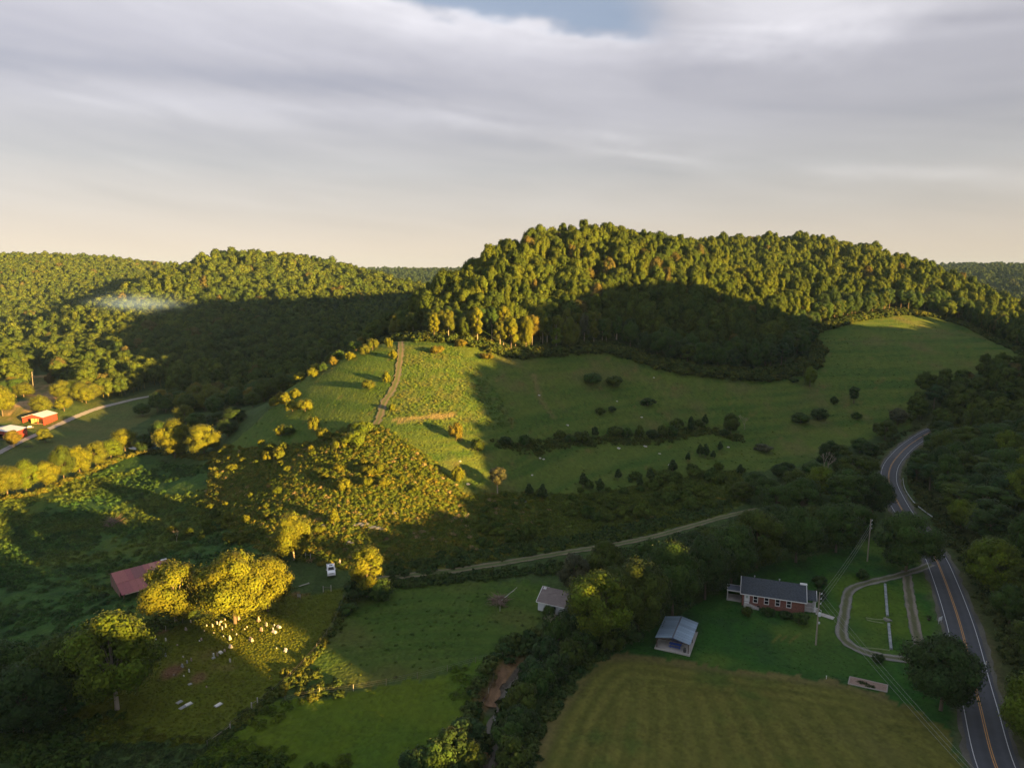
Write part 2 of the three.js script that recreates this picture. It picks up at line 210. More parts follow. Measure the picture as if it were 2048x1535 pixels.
function landAt(x, Z) {                                                  // which piece of land, and its own colour (reflectance)
  const jx = x + 1.1 * noise(x * .35, Z * .35, 3) + .5 * noise(x * 1.3, Z * 1.3, 4), jz = Z + 1.1 * noise(x * .35, Z * .35, 7) + .5 * noise(x * 1.3, Z * 1.3, 8);
  const f1 = fbm(x * .05, Z * .05, 3, 21), f2 = fbm(x * .28, Z * .28, 3, 41), f3 = fbm(x * 1.1, Z * 1.1, 2, 61);
  let name = 'ground', c = [.05, .085, .024];
  const mix = (k, t) => { c = c.map((v, i) => lerp(v, k[i], clamp(t))); };
  if (Z < 30 || Math.hypot(x, Z) > 620) return ['ground', [.045 + .01 * f1, .07 + .01 * f1, .02]];
  if (inside(area.hay_field, jx, jz)) {
    name = 'hay_field'; c = [.082, .088, .017];
    const s = x - .38 * (Z - 95) * (1 - smooth(8, 48, x)) + 2 * noise(Z * .02, 0, 2), row = Math.sin(s * 2 * Math.PI / 4.3) * .5 + Math.sin(s * 2 * Math.PI / 1.43) * .25;
    const head = lineDist(area.hay_field.slice(1, 10), x, Z);
    mix([.135, .13, .028], .42 + (head > 9 ? row * .85 : Math.sin(head * 2.1) * .7) * (.7 + .5 * f1)); mix([.058, .085, .015], smooth(.05, .6, f1 + f2 * .4)); mix([.12, .095, .045], smooth(3, .5, head) * .6 + smooth(.3, .8, -f1) * .4);
  } else if (inside(area.church_lawn, jx, jz)) {
    name = 'church_lawn'; c = [.022, .08, .012];
    mix([.055, .105, .016], smooth(-.1, .5, f1 + f2 * .5)); mix([.075, .1, .02], smooth(18, 2, Math.hypot(x - 62, Z - 128)) * .3); mix([.02, .06, .016], smooth(.1, .6, -f2 - f1 * .5) * .7);
    const yard = Math.hypot((x - 84) / 9, (Z - 147) / 16); if (yard < 1.2) mix([.075, .125, .012], smooth(1.2, .7, yard) * .7);
    for (const [a, b] of scrapes) mix([.13, .12, .03], smooth(.45, .15, lineDist([a, b], x, Z)) * .7);
  } else if (inside(area.cemetery_lawn, jx, jz)) {
    name = 'cemetery_lawn'; c = [.1, .108, .01]; mix([.075, .1, .01], .5 + f1 + f2 * .4); mix([.12, .11, .025], smooth(.25, .7, f2 * .7 - f1));
    for (const [gx, gz, r, k] of bare) mix([.17, .095, .055], smooth(r, r * .35, Math.hypot(x - gx, (Z - gz) * .8) + f2 * .5) * k);
  } else if (inside(area.lower_field, jx, jz)) {
    name = 'lower_field'; c = [.045, .1, .01]; mix([.075, .115, .008], .5 + f1 * .9 + f2 * .3); mix([.03, .075, .016], smooth(.1, .6, -f1 + f2 * .4));
  } else if (inside(area.mown_meadow, jx, jz)) {
    name = 'mown_meadow'; c = [.04, .082, .012]; const row = Math.sin((Z - x * .12) * 2 * Math.PI / 1.7); mix([.06, .1, .016], .4 + row * .4 + f2 * .5); mix([.07, .09, .02], smooth(.1, .6, f1)); mix([.02, .05, .012], smooth(.35, .8, f2 + f3 * .3) * .5);
  } else if (inside(area.crop_plot, jx, jz)) {
    name = 'crop_plot'; const s = Z * .8 + x * .75 + 3 * noise(x * .02, Z * .02, 6); c = [.07, .12, .018]; mix([.1, .115, .03], .4 + f2); mix([.03, .07, .012], smooth(.2, .9, Math.sin(s * 2 * Math.PI / 2.3)) * .6);
    mix([.26, .19, .08], swath(x, Z) * .8);
  } else if (inside(area.scrub_slope, jx, jz)) {
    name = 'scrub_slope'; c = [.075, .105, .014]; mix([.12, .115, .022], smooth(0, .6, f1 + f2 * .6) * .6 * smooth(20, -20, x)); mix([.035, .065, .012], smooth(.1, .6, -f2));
    for (const [gx, gz, r, k] of bare) mix([.17, .095, .055], smooth(r, r * .35, Math.hypot(x - gx, Z - gz) + f2 * .7) * k);
  } else if (inside(mainWood, x, Z)) { name = 'wood_floor'; c = [.04, .05, .018]; mix([.03, .06, .014], .5 + f2); }
  else if (inside(pasture, jx, jz)) {
    name = 'hill_pasture'; c = [.058, .1, .016]; const t = fbm((x + Z * .2) * .03, H(x, Z) * 1.15, 3, 81);
    mix([.084, .118, .02], .4 + t * 1.5 + f1 * .4); mix([.036, .082, .012], smooth(0, .6, -t + f2 * .4) * .8); mix([.1, .1, .035], smooth(.2, .7, f1 + f2 * .4) * .6);
    mix([.17, .13, .06], smooth(1.6, .3, lineDist(dirtLine, x, Z) + f2) * .55); mix([.12, .085, .03], smooth(.42, .75, f2 + f3 * .3) * .5);
  } else if (inside(rightWood, x, Z)) { name = 'wood_floor'; c = [.045, .06, .018]; }
  else if (inside(leftWeeds, jx, jz)) { name = 'left_meadow'; c = [.036, .085, .018]; mix([.065, .1, .016], smooth(-.2, .4, f1 + f2 * .3)); mix([.024, .062, .016], smooth(.05, .5, -f2 - f1 * .5)); mix([.07, .075, .03], smooth(.25, .7, fbm(x * .03 + 9, Z * .03, 2, 91)) * .7); }
  else if (inside(clearing, jx, jz)) { name = 'valley_lawn'; c = [.06, .095, .022]; mix([.09, .1, .03], .4 + f1); }
  else if (inside(knoll, jx, jz)) { name = 'knoll'; c = [.12, .12, .035]; mix([.3, .2, .1], smooth(-.05, .5, f1 + f2 * .8)); }
  else { mix([.03, .055, .015], .5 + f2); }
  const cd = Z < 200 && x > -25 && x < 90 ? lineDist(creekLine, x, Z) : 99;
  if (cd < 6) mix(cd < 1.6 ? [.09, .075, .06] : [.2, .12, .06], smooth(5.4, 2.5, cd + f2) * smooth(-.5, .1, f1 * .5 + (Math.sin(Z * .22) * .5)));
  if (name !== 'hay_field' && x > 40 && Z < 320) { const d = lineDist(roadLine, x, Z); if (d < 6) mix([.12, .1, .06], smooth(5.6, 3.3, d + f2 * 1.2) * .5); }
  return [name, c.map((v, i) => v * (1 + .16 * f3 + .08 * f2 + (i === 0 ? .06 * f1 : 0)))];
}
const scrapes = [[[1548, 1283], [1561, 1270]], [[1561, 1283], [1574, 1270]], [[1580, 1282], [1598, 1268]]].map((s) => s.map(([a, b]) => ground(a, b)));
const bare = [[340, 1343, 2.4, .9], [350, 1340, 2.2, .8], [398, 1355, 2, .7], [322, 1259, 2, .8], [338, 1250, 2, .9], [352, 1243, 1.6, .8], [610, 1172, 4.5, .6], [640, 1170, 4, .5], [600, 1182, 3, .5], [778, 1072, 2.2, .9], [885, 1030, 3, .5], [873, 940, 2.5, .5], [648, 1052, 1.6, .8], [1260, 1045, 2, .5]].map(([a, b, r, k]) => { const g = ground(a, b); return [g[0], g[1], r, k]; });
const bankLine = outline([[1012, 1338], [1004, 1356], [994, 1376], [986, 1396], [981, 1415]]);
const dirtLine = [...outline([[1067, 748], [1075, 775], [1080, 797], [1095, 818], [1105, 832]])];
const swathLine = outline([[775, 846], [820, 838], [880, 832], [905, 829]]);
const swath = (x, Z) => smooth(2.6, .8, lineDist(swathLine, x, Z) + .7 * noise(x * .5, Z * .5, 14));

// ------------------------------------------------------------------ the ground: one sheet out to the ridges on the horizon, in pieces that share their borders
const noiseTile = (n, size, low, high, pick) => { const d = new Float32Array(n * n * 4); for (let j = 0; j < n; j++) for (let i = 0; i < n; i++) { const v = pick(i / n, j / n), o = (j * n + i) * 4; d[o] = d[o + 1] = d[o + 2] = lerp(low, high, v); d[o + 3] = 1; } const t = new THREE.DataTexture(d, n, n, THREE.RGBAFormat, THREE.FloatType); t.wrapS = t.wrapT = THREE.RepeatWrapping; t.magFilter = THREE.LinearFilter; t.repeat.set(1 / size, 1 / size); t.needsUpdate = true; return t; };
const tiled = (f) => (u, v) => { const a = f(u, v), b = f(u - 1, v), c = f(u, v - 1), d = f(u - 1, v - 1); return lerp(lerp(a, b, u), lerp(c, d, u), v); };
const speckle = tiled((u, v) => .5 + .62 * fbm(u * 22, v * 22, 5, 17));
const grassTile = noiseTile(512, 13, .62, 1.38, (u, v) => clamp(speckle(u, v)));
const grassBump = noiseTile(512, 13, 0, 1, (u, v) => clamp(speckle(u, v)));
function groundMaterial(bump) { return new THREE.MeshPhysicalMaterial({ vertexColors: true, map: grassTile, bumpMap: grassBump, bumpScale: bump, roughness: 1, specularIntensity: .25, color: 0xffffff }); }
const landBump = { hay_field: .3, church_lawn: .22, cemetery_lawn: .6, lower_field: .4, mown_meadow: .36, crop_plot: .6, scrub_slope: .7, wood_floor: .4, hill_pasture: .42, left_meadow: .55, valley_lawn: .3, knoll: .4, ground: .4 };
{
  const bearings = [], radii = [0];
  for (let a = -42; a <= 42.001; a += .22) bearings.push(a);
  for (let a = 46; a < 318; a += 4) bearings.push(a);
  for (const r of [6, 15, 25, 35, 45, 54, 62, 70]) radii.push(r);
  for (let r = 70 * 1.0088; r < 2750; r *= 1.0088) radii.push(r);
  const nb = bearings.length, nr = radii.length, X = new Float32Array(nb * nr), Y = new Float32Array(nb * nr), ZZ = new Float32Array(nb * nr), C = new Float32Array(nb * nr * 3), names = [];
  for (let i = 0; i < nr; i++) for (let j = 0; j < nb; j++) {
    const k = i * nb + j, a = bearings[j] * Math.PI / 180, r = radii[i], x = r * Math.sin(a), Z = r * Math.cos(a);
    const [n, c] = landAt(x, Z); names.push(n);
    const rough = { left_meadow: .35, scrub_slope: .4, hill_pasture: .18, crop_plot: .18, mown_meadow: .08, lower_field: .1, ground: .3, knoll: .5, wood_floor: .3 }[n] ?? 0;
    X[k] = x; ZZ[k] = Z; Y[k] = H(x, Z) + (r < 600 && rough ? rough * fbm(x * .3, Z * .3, 3, 101) * smooth(2.5, 7, nearRoad(x, Z)) * smooth(1.5, 4, Math.min(lineDist(trackLine, x, Z), lineDist(farmRoadLine, x, Z))) : 0);
    C.set(c, k * 3);
  }
  const N = new Float32Array(nb * nr * 3), pieces = new Map();
  const tri = (a, b, c) => {
    const ux = X[b] - X[a], uy = Y[b] - Y[a], uz = ZZ[a] - ZZ[b], vx = X[c] - X[a], vy = Y[c] - Y[a], vz = ZZ[a] - ZZ[c], nx = uy * vz - uz * vy, ny = uz * vx - ux * vz, nz = ux * vy - uy * vx;
    for (const k of [a, b, c]) { N[k * 3] += nx; N[k * 3 + 1] += ny; N[k * 3 + 2] += nz; }
    const n = names[a]; if (!pieces.has(n)) pieces.set(n, []); pieces.get(n).push(a, b, c);
  };
  for (let i = 0; i < nr - 1; i++) for (let j = 0; j < nb; j++) {
    const a = i * nb + j, b = i * nb + (j + 1) % nb, c = a + nb, d = b + nb;
    if (i > 0) tri(a, b, d); tri(a, d, c);
  }
  for (const [n, idx] of pieces) {
    const at = new Map(), P = [], NN = [], CC = [], UV = [], I = idx.map((k) => { if (!at.has(k)) { at.set(k, at.size); P.push(X[k], Y[k], -ZZ[k]); const l = Math.hypot(N[k * 3], N[k * 3 + 1], N[k * 3 + 2]) || 1; NN.push(N[k * 3] / l, N[k * 3 + 1] / l, N[k * 3 + 2] / l); CC.push(C[k * 3], C[k * 3 + 1], C[k * 3 + 2]); UV.push(X[k], ZZ[k]); } return at.get(k); });
    const g = new THREE.BufferGeometry();
    g.setAttribute('position', new THREE.Float32BufferAttribute(P, 3)); g.setAttribute('normal', new THREE.Float32BufferAttribute(NN, 3)); g.setAttribute('color', new THREE.Float32BufferAttribute(CC, 3)); g.setAttribute('uv', new THREE.Float32BufferAttribute(UV, 2)); g.setIndex(I);
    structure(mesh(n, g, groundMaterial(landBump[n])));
  }
}

// ------------------------------------------------------------------ road, tracks, paths, creek
function ribbon(line, half, lift, across = 5, wobble = 0, paint = null, flat = false) {
  const P = [], UV = [], C = [], I = []; let run = 0;
  line.forEach(([x, Z], i) => {
    const [ax, az] = line[Math.max(0, i - 1)], [bx, bz] = line[Math.min(line.length - 1, i + 1)], L = Math.hypot(bx - ax, bz - az) || 1, nx = (bz - az) / L, nz = -(bx - ax) / L;
    if (i) run += Math.hypot(x - line[i - 1][0], Z - line[i - 1][1]);
    for (let k = 0; k <= across; k++) {
      const s = k / across * 2 - 1, w = (s < 0 ? half[0] : half[1]) * s * (half[0] < 0 ? 1 : 1) , off = lerp(-half[0], half[1], k / across) + (Math.abs(s) === 1 ? wobble * noise(run * .9, s * 7, 5) : 0);
      const px = x + nx * off, pz = Z + nz * off;
      P.push(px, (flat ? H(x, Z) : H(px, pz)) + lift, -pz); UV.push(off, run); const c = paint ? paint(off, run) : [1, 1, 1]; C.push(...c);
    }
    if (i) for (let k = 0; k < across; k++) { const a = (i - 1) * (across + 1) + k, b = a + 1, c = a + across + 1, d = c + 1; I.push(a, d, c, a, b, d); }
  });
  const g = new THREE.BufferGeometry();
  g.setAttribute('position', new THREE.Float32BufferAttribute(P, 3)); g.setAttribute('uv', new THREE.Float32BufferAttribute(UV, 2)); g.setAttribute('color', new THREE.Float32BufferAttribute(C, 3)); g.setIndex(I); g.computeVertexNormals();
  const up = g.attributes.normal.getY(0); if (up < 0) { g.setIndex(I.map((v, i) => I[i - i % 3 + [0, 2, 1][i % 3]])); g.computeVertexNormals(); }
  return g;
}
const gravelTile = noiseTile(256, 5, .6, 1.4, tiled((u, v) => .5 + .6 * fbm(u * 30, v * 30, 4, 27)));
const tarTile = noiseTile(256, 9, .78, 1.22, tiled((u, v) => .5 + .5 * fbm(u * 9, v * 9, 5, 37)));
const tarMat = new THREE.MeshStandardMaterial({ vertexColors: true, map: tarTile, roughness: .85 }), gravelMat = new THREE.MeshStandardMaterial({ vertexColors: true, map: gravelTile, roughness: 1 });
const fine = (line, step) => { const c = new THREE.CatmullRomCurve3(line.map(([x, Z]) => V(x, 0, -Z))); return c.getSpacedPoints(Math.round(c.getLength() / step)).map((p) => [p.x, -p.z]); };
const roadFine = fine(roadLine, 1.5);
structure(mesh('road', ribbon(roadFine, [3.1, 3.1], .12, 8, .12, (o, r) => { const k = .054 + .008 * Math.cos(o * 3.6) + .008 * noise(r * .05, o, 3) + (noise(r * .018, 4, 12) > .55 ? .012 : 0); return [k * .9, k, k * 1.2]; }), tarMat));
structure(mesh('road_shoulder', ribbon(fine(roadLine, 2.5), [3.8, 3.9], .05, 8, .5, (o, r) => { const k = .085 + .03 * noise(r * .3, o, 8); return [k, k * .97, k * .8]; }), gravelMat));
const whitePaint = matte(lin(.46, .48, .5), .7, { map: gravelTile }), amber = matte(lin(.42, .22, .06), .7, { map: gravelTile });
structure(mesh('road_marking', ribbon(roadFine, [2.56, -2.44], .135, 1), whitePaint));
structure(mesh('road_marking', ribbon(roadFine, [-2.44, 2.56], .135, 1), whitePaint));
structure(mesh('road_marking', ribbon(roadFine, [.2, -.07], .135, 1), amber));
structure(mesh('road_marking', ribbon(roadFine, [-.07, .2], .135, 1), amber));
const ruts = (w, bed, mid) => (o, r) => { const t = smooth(.25, .75, Math.abs(o) / w + .18 * noise(r * .5, o * 2, 6)), e = smooth(1.25, .85, Math.abs(o) / w + .15 * noise(r * .4, o, 9)); return [0, 1, 2].map((k) => lerp(.05 + .03 * (k === 1), lerp(mid[k], bed[k], t), e) * (1 + .12 * noise(r * .8, o * 2, 4))); };
structure(mesh('gravel_drive', ribbon(fine(driveLine, .6), [1.2, 1.2], .13, 10, .25, ruts(1.1, [.2, .19, .175], [.08, .09, .035])), gravelMat));
structure(mesh('gravel_lane', ribbon(fine(laneLine, .6), [1.15, 1.15], .13, 10, .2, ruts(1.05, [.19, .165, .135], [.08, .085, .035])), gravelMat));
structure(mesh('farm_track', ribbon(fine(trackLine, .8), [1.2, 1.2], .12, 10, .3, ruts(1.05, [.16, .135, .08], [.06, .085, .022])), gravelMat));
structure(mesh('hill_track', ribbon(fine(hillTrackLine, .9), [1.5, 1.3], .28, 8, .7, ruts(1.2, [.15, .115, .07], [.08, .1, .025])), gravelMat));
structure(mesh('farm_road', ribbon(fine(farmRoadLine, 1.5), [1.7, 1.7], .3, 4, .2, (o, r) => { const k = .27 + .03 * noise(r * .2, o, 2); return [k, k * .93, k * .86]; }), gravelMat));
{
  const line = fine(creekLine.map((p) => [p[0], p[1]]), 1.2).map(([x, Z]) => [x + .8 * noise(Z * .15, 1, 3), Z]);
  structure(mesh('creek_water', ribbon(line, [.45, .45], .1, 2, .2, null, true), new THREE.MeshPhysicalMaterial({ color: lin(.1, .085, .065), roughness: .45, ior: 1.33 })));
  const c = place(300, 893), g = new THREE.CircleGeometry(1, 28).rotateX(-Math.PI / 2).scale(9, 1, 7);
  structure(mesh('creek_bank', ribbon(fine(bankLine, .7), [.8, 1], .22, 8, .5, (o, r) => { const k = .85 + .3 * noise(r * .6, o * 1.5, 5); return [.22 * k, .13 * k, .07 * k]; }), gravelMat));
  const w = structure(mesh('pond_water', g, new THREE.MeshPhysicalMaterial({ color: lin(.02, .05, .05), roughness: .06, ior: 1.33 }))); w.position.copy(c).add(V(0, .35, 0));
}

// ------------------------------------------------------------------ trees: crowns of many leaf clumps on lobes, tapered trunks with limbs
function leafCloud(seed, o) {                                            // o: w (radius), h0, h1 (crown bottom and top), lobes, leaves, size, core, slim, droop
  const r = rng(seed), P = [], N = [], C = [], I = [], mid = (o.h0 + o.h1) / 2, hy = (o.h1 - o.h0) / 2, lobes = [];
  for (let i = 0; i < o.lobes; i++) {
    const rag = o.ragged ?? 0, t = (i + .5) / o.lobes, y = clamp(1 - 1.75 * t + rag * (r() - .5) * .3, -1, 1), a = i * 2.39996 + r() * (.9 + rag), s = Math.sqrt(Math.max(0, 1 - y * y)), q = .5 + .26 * r() + rag * .2 * (r() - .4);
    let rad = o.w * (o.lobe ?? .4) * (.72 + .56 * r() - rag * .22 * r()), cone = 1;
    if (o.cone) { cone = 1 - .8 * clamp((y + 1) / 2); rad *= .45 + .6 * cone; }
    lobes.push({ x: Math.cos(a) * s * o.w * q * (o.cone ? cone * 1.3 : 1), y: mid + y * hy * (.62 + .14 * r()), z: Math.sin(a) * s * o.w * q * (o.cone ? cone * 1.3 : 1), r: rad, ry: Math.min(rad, hy * .6) * (.75 + .3 * r()), tone: .8 + .42 * r(), warm: r() });
  }
  const total = lobes.reduce((a, l) => a + l.r * l.r, 0), A = V(0, 0, 0), B = V(0, 0, 0), n = V(0, 0, 0), q = V(0, 0, 0), out = V(0, 0, 0);
  for (const l of lobes) {
    const count = Math.round(o.leaves * l.r * l.r / total);
    for (let k = 0; k < count; k++) {
      let tries = 0;
      do { const z = r() * 2 - 1, a = r() * 6.2832, s = Math.sqrt(1 - z * z); n.set(s * Math.cos(a), z, s * Math.sin(a)); out.set(l.x / o.w, (l.y - mid) / hy, l.z / o.w); } while (n.dot(out) < -.45 && ++tries < 6);
      const d = .8 + .3 * r() ** 1.5 + (r() < .16 * (o.ragged ?? 0) ? .1 + .32 * r() : 0), bump = 1 + .14 * Math.sin(n.x * 5 + l.tone * 40) * Math.sin(n.y * 5 + l.tone * 70) * 1.6, px = l.x + n.x * l.r * d * bump, py = l.y + n.y * l.ry * d * bump - (o.droop ?? 0) * r() * (n.x * n.x + n.z * n.z), pz = l.z + n.z * l.r * d * bump;
      out.set(px / o.w, (py - mid) / hy * .9 + .12, pz / o.w).normalize();
      q.set(r() - .5, r() - .5, r() - .5).multiplyScalar(1.15).add(n).addScaledVector(out, .45).normalize();          // the way this spray of leaves faces
      A.set(r() - .5, r() - .5, r() - .5).cross(q).normalize(); B.crossVectors(q, A);
      const s = o.size * (.55 + .8 * r()), sb = s * (.55 + .4 * r()), at = P.length / 3, tone = l.tone * (.7 + .6 * r()), warm = (l.warm - .5) * .16 + (r() - .5) * .22;
      for (const [u, v, lift] of [[-1, 0, -.12], [.1, -1, .05], [1, .1, -.12], [-.1, 1, .05]]) { P.push(px + (A.x * u * s + B.x * v * sb) * .5 + q.x * lift * s, py + (A.y * u * s + B.y * v * sb) * .5 + q.y * lift * s, pz + (A.z * u * s + B.z * v * sb) * .5 + q.z * lift * s); const m = V(q.x + n.x * .8 + out.x * .5 + u * A.x * .25, q.y + n.y * .8 + out.y * .5 + u * A.y * .25, q.z + n.z * .8 + out.z * .5 + u * A.z * .25).normalize(); N.push(m.x, m.y, m.z); C.push(tone * (1 + warm), tone, tone * (1 - warm * .6)); }
      I.push(at, at + 1, at + 2, at, at + 2, at + 3);
    }
    if (o.core) {                                                       // the dense inside of a bough
      const g = new THREE.IcosahedronGeometry(1, 1), p = g.attributes.position, at = P.length / 3;
      for (let k = 0; k < p.count; k++) { const wob = .6 + .2 * noise(p.getX(k) * 2 + l.x, p.getY(k) * 2 + p.getZ(k) * 2.7, 7); P.push(l.x + p.getX(k) * l.r * wob, l.y + p.getY(k) * l.ry * wob, l.z + p.getZ(k) * l.r * wob); N.push(p.getX(k), p.getY(k), p.getZ(k)); C.push(l.tone * .8, l.tone * .8, l.tone * .8); I.push(at + k); }
    }
  }
  const g = new THREE.BufferGeometry();
  g.setAttribute('position', new THREE.Float32BufferAttribute(P, 3)); g.setAttribute('normal', new THREE.Float32BufferAttribute(N, 3)); g.setAttribute('color', new THREE.Float32BufferAttribute(C, 3)); g.setIndex(I);
  g.userData.lobes = lobes;
  return g;
}
function limb(P, N, C, I, a, b, ra, rb, sides, tint) {                     // one tapered piece of wood
  const d = V(0, 0, 0).subVectors(b, a).normalize(), u = (Math.abs(d.y) > .9 ? V(1, 0, 0) : V(0, 1, 0)).cross(d).normalize(), v = V(0, 0, 0).crossVectors(d, u), at = P.length / 3;
  for (const [c, r] of [[a, ra], [b, rb]]) for (let k = 0; k < sides; k++) { const t = k / sides * 6.2832, x = Math.cos(t), y = Math.sin(t), nx = u.x * x + v.x * y, ny = u.y * x + v.y * y, nz = u.z * x + v.z * y; P.push(c.x + nx * r, c.y + ny * r, c.z + nz * r); N.push(nx, ny, nz); C.push(...tint); }
  for (let k = 0; k < sides; k++) { const e = at + k, f = at + (k + 1) % sides; I.push(e, f, f + sides, e, f + sides, e + sides); }
}
function woodGeo(seed, lobes, o) {
  const r = rng(seed), P = [], N = [], C = [], I = [], tint = o.tint ?? [1, 1, 1], fork = V((r() - .5) * .6, o.fork, (r() - .5) * .6), top = V(fork.x + (r() - .5), o.h1 * .8, fork.z + (r() - .5));
  limb(P, N, C, I, V(0, -.6, 0), V(0, .3, 0), o.r * 1.55, o.r * 1.1, 8, tint);
  limb(P, N, C, I, V(0, .3, 0), fork, o.r * 1.1, o.r * .78, 8, tint);
  limb(P, N, C, I, fork, top, o.r * .75, o.r * .12, 6, tint);
  lobes.forEach((l, i) => { if (i % (o.skip ?? 2)) return; const y0 = Math.min(l.y - .4, lerp(o.fork * .75, o.h1 * .6, (i + .5) / lobes.length * .3 + .35 * r())), s = V(fork.x * y0 / o.fork * .8, y0, fork.z * y0 / o.fork * .8), m = V(l.x * .55, lerp(y0, l.y, .6), l.z * .55); limb(P, N, C, I, s, m, o.r * .42, o.r * .26, 5, tint); limb(P, N, C, I, m, V(l.x, l.y, l.z), o.r * .26, o.r * .08, 4, tint); });
  const g = new THREE.BufferGeometry();
  g.setAttribute('position', new THREE.Float32BufferAttribute(P, 3)); g.setAttribute('normal', new THREE.Float32BufferAttribute(N, 3)); g.setAttribute('color', new THREE.Float32BufferAttribute(C, 3)); g.setIndex(I);
  return g;
}
function bareGeo(seed, h, spread) {                                       // a leafless tree
  const r = rng(seed), P = [], N = [], C = [], I = [];
  const grow = (a, dir, len, rad, depth) => { const b = a.clone().addScaledVector(dir, len); limb(P, N, C, I, a, b, rad, rad * .62, depth > 2 ? 6 : 4, [1, 1, 1]); if (!depth) return; for (let k = 0; k < (depth > 3 ? 2 : 3); k++) grow(b, dir.clone().add(V((r() - .5) * spread, (r() - .25) * .7, (r() - .5) * spread)).normalize(), len * (.62 + .25 * r()), rad * .6, depth - 1); };
  grow(V(0, -.3, 0), V((r() - .5) * .2, 1, (r() - .5) * .2).normalize(), h * .3, h * .02, 4);
  const g = new THREE.BufferGeometry();
  g.setAttribute('position', new THREE.Float32BufferAttribute(P, 3)); g.setAttribute('normal', new THREE.Float32BufferAttribute(N, 3)); g.setAttribute('color', new THREE.Float32BufferAttribute(C, 3)); g.setIndex(I);
  return g;
}
// kinds: nominal sizes, scaled where they stand
const kinds = { broad: [], tall: [], cedar: [], shrub: [], forest: [], far: [], bare: [] };
for (let i = 0; i < 6; i++) { const c = leafCloud(100 + i, { w: 6.2, h0: .9, h1: 14.5, lobes: 40 + i * 5, leaves: 19000, size: .43, core: true, lobe: .3, ragged: 1.1 }); kinds.broad.push({ h: 15, w: 6.6, crown: c, wood: woodGeo(200 + i, c.userData.lobes, { fork: 4, h1: 14, r: .28 }) }); }
for (let i = 0; i < 5; i++) { const c = leafCloud(300 + i, { w: 4, h0: 3.2 - (i % 3), h1: 18, lobes: 26, leaves: 8000, size: .48, core: true, lobe: .36, ragged: 1 }); kinds.tall.push({ h: 18.5, w: 4.4, crown: c, wood: woodGeo(400 + i, c.userData.lobes, { fork: 8, h1: 17, r: .26, skip: 3 }) }); }
for (let i = 0; i < 3; i++) { const c = leafCloud(500 + i, { w: 2.1, h0: .4, h1: 8, lobes: 26, leaves: 1700, size: .5, core: true, lobe: .42, cone: true }); kinds.cedar.push({ h: 8, w: 1.9, crown: c, wood: woodGeo(600 + i, [], { fork: 3, h1: 7.5, r: .14 }) }); }
for (let i = 0; i < 5; i++) { const c = leafCloud(700 + i, { w: 2.4, h0: .1, h1: 3.6, lobes: 17, leaves: 2400, size: .36, core: true, lobe: .34, ragged: 1.6 }); kinds.shrub.push({ h: 3.7, w: 2.5, crown: c, wood: woodGeo(800 + i, c.userData.lobes, { fork: .8, h1: 2.6, r: .09 }) }); }
for (let i = 0; i < 3; i++) kinds.bare.push({ h: 9, w: 3, wood: bareGeo(900 + i, 9, 1.5) });
function withWood(crown, wood) { const g = mergeGeometries([crown.index ? crown.toNonIndexed() : crown, wood.toNonIndexed()]); return g; }
[[5.8, 2.6, 16.5, 30, .3], [4.4, 4, 18.5, 26, .34], [6.4, 2.4, 15, 38, .27], [3.8, 3, 17, 22, .36], [5.2, 2, 14, 26, .32], [6, 4.5, 18, 34, .28], [3.2, 1.5, 12.5, 18, .38]].forEach(([w, h0, h1, lobes, lobe], i) => { const c = leafCloud(1000 + i, { w, h0, h1, lobes, leaves: Math.round(135 * w * (h1 - h0) / 2), size: .68, core: true, lobe, ragged: 1 }); kinds.forest.push({ h: h1, w, crown: withWood(c, woodGeo(1100 + i, c.userData.lobes, { fork: 6, h1: h1 * .85, r: .24, skip: 4, tint: [2.6, 1.7, 3.2] })) }); });
for (let i = 0; i < 5; i++) kinds.far.push({ h: 16, w: 5.4, crown: leafCloud(1200 + i, { w: [6.6, 5, 7.2, 4.4, 6][i], h0: 2, h1: [16, 18, 14.5, 16, 19][i], lobes: 17, leaves: 700, size: 1.6, core: true, lobe: .42, ragged: .6 }) });

const leafMats = new Map(), leafTones = {
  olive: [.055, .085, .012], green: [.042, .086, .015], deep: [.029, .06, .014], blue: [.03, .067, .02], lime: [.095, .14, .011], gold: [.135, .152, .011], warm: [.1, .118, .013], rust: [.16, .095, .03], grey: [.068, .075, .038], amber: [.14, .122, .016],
};
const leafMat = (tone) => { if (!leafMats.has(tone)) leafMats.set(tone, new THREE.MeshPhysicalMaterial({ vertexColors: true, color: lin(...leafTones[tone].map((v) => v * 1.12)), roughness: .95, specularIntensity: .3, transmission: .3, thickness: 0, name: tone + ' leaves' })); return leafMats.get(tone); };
const barkMat = matte(lin(.13, .1, .075), .95, { vertexColors: true }), paleBark = matte(lin(.34, .29, .23), .9, { vertexColors: true });
const treeRand = rng(4242);
const protoTree = new Map();
const TONE = { olive: 'olive green', green: 'mid green', deep: 'dark green', blue: 'blue green', lime: 'yellow green', gold: 'golden', warm: 'warm olive', rust: 'rust brown', grey: 'greyish', amber: 'amber' }, BUILD = { broad: 'broad', tall: 'tall' };
let nTrees = 0;
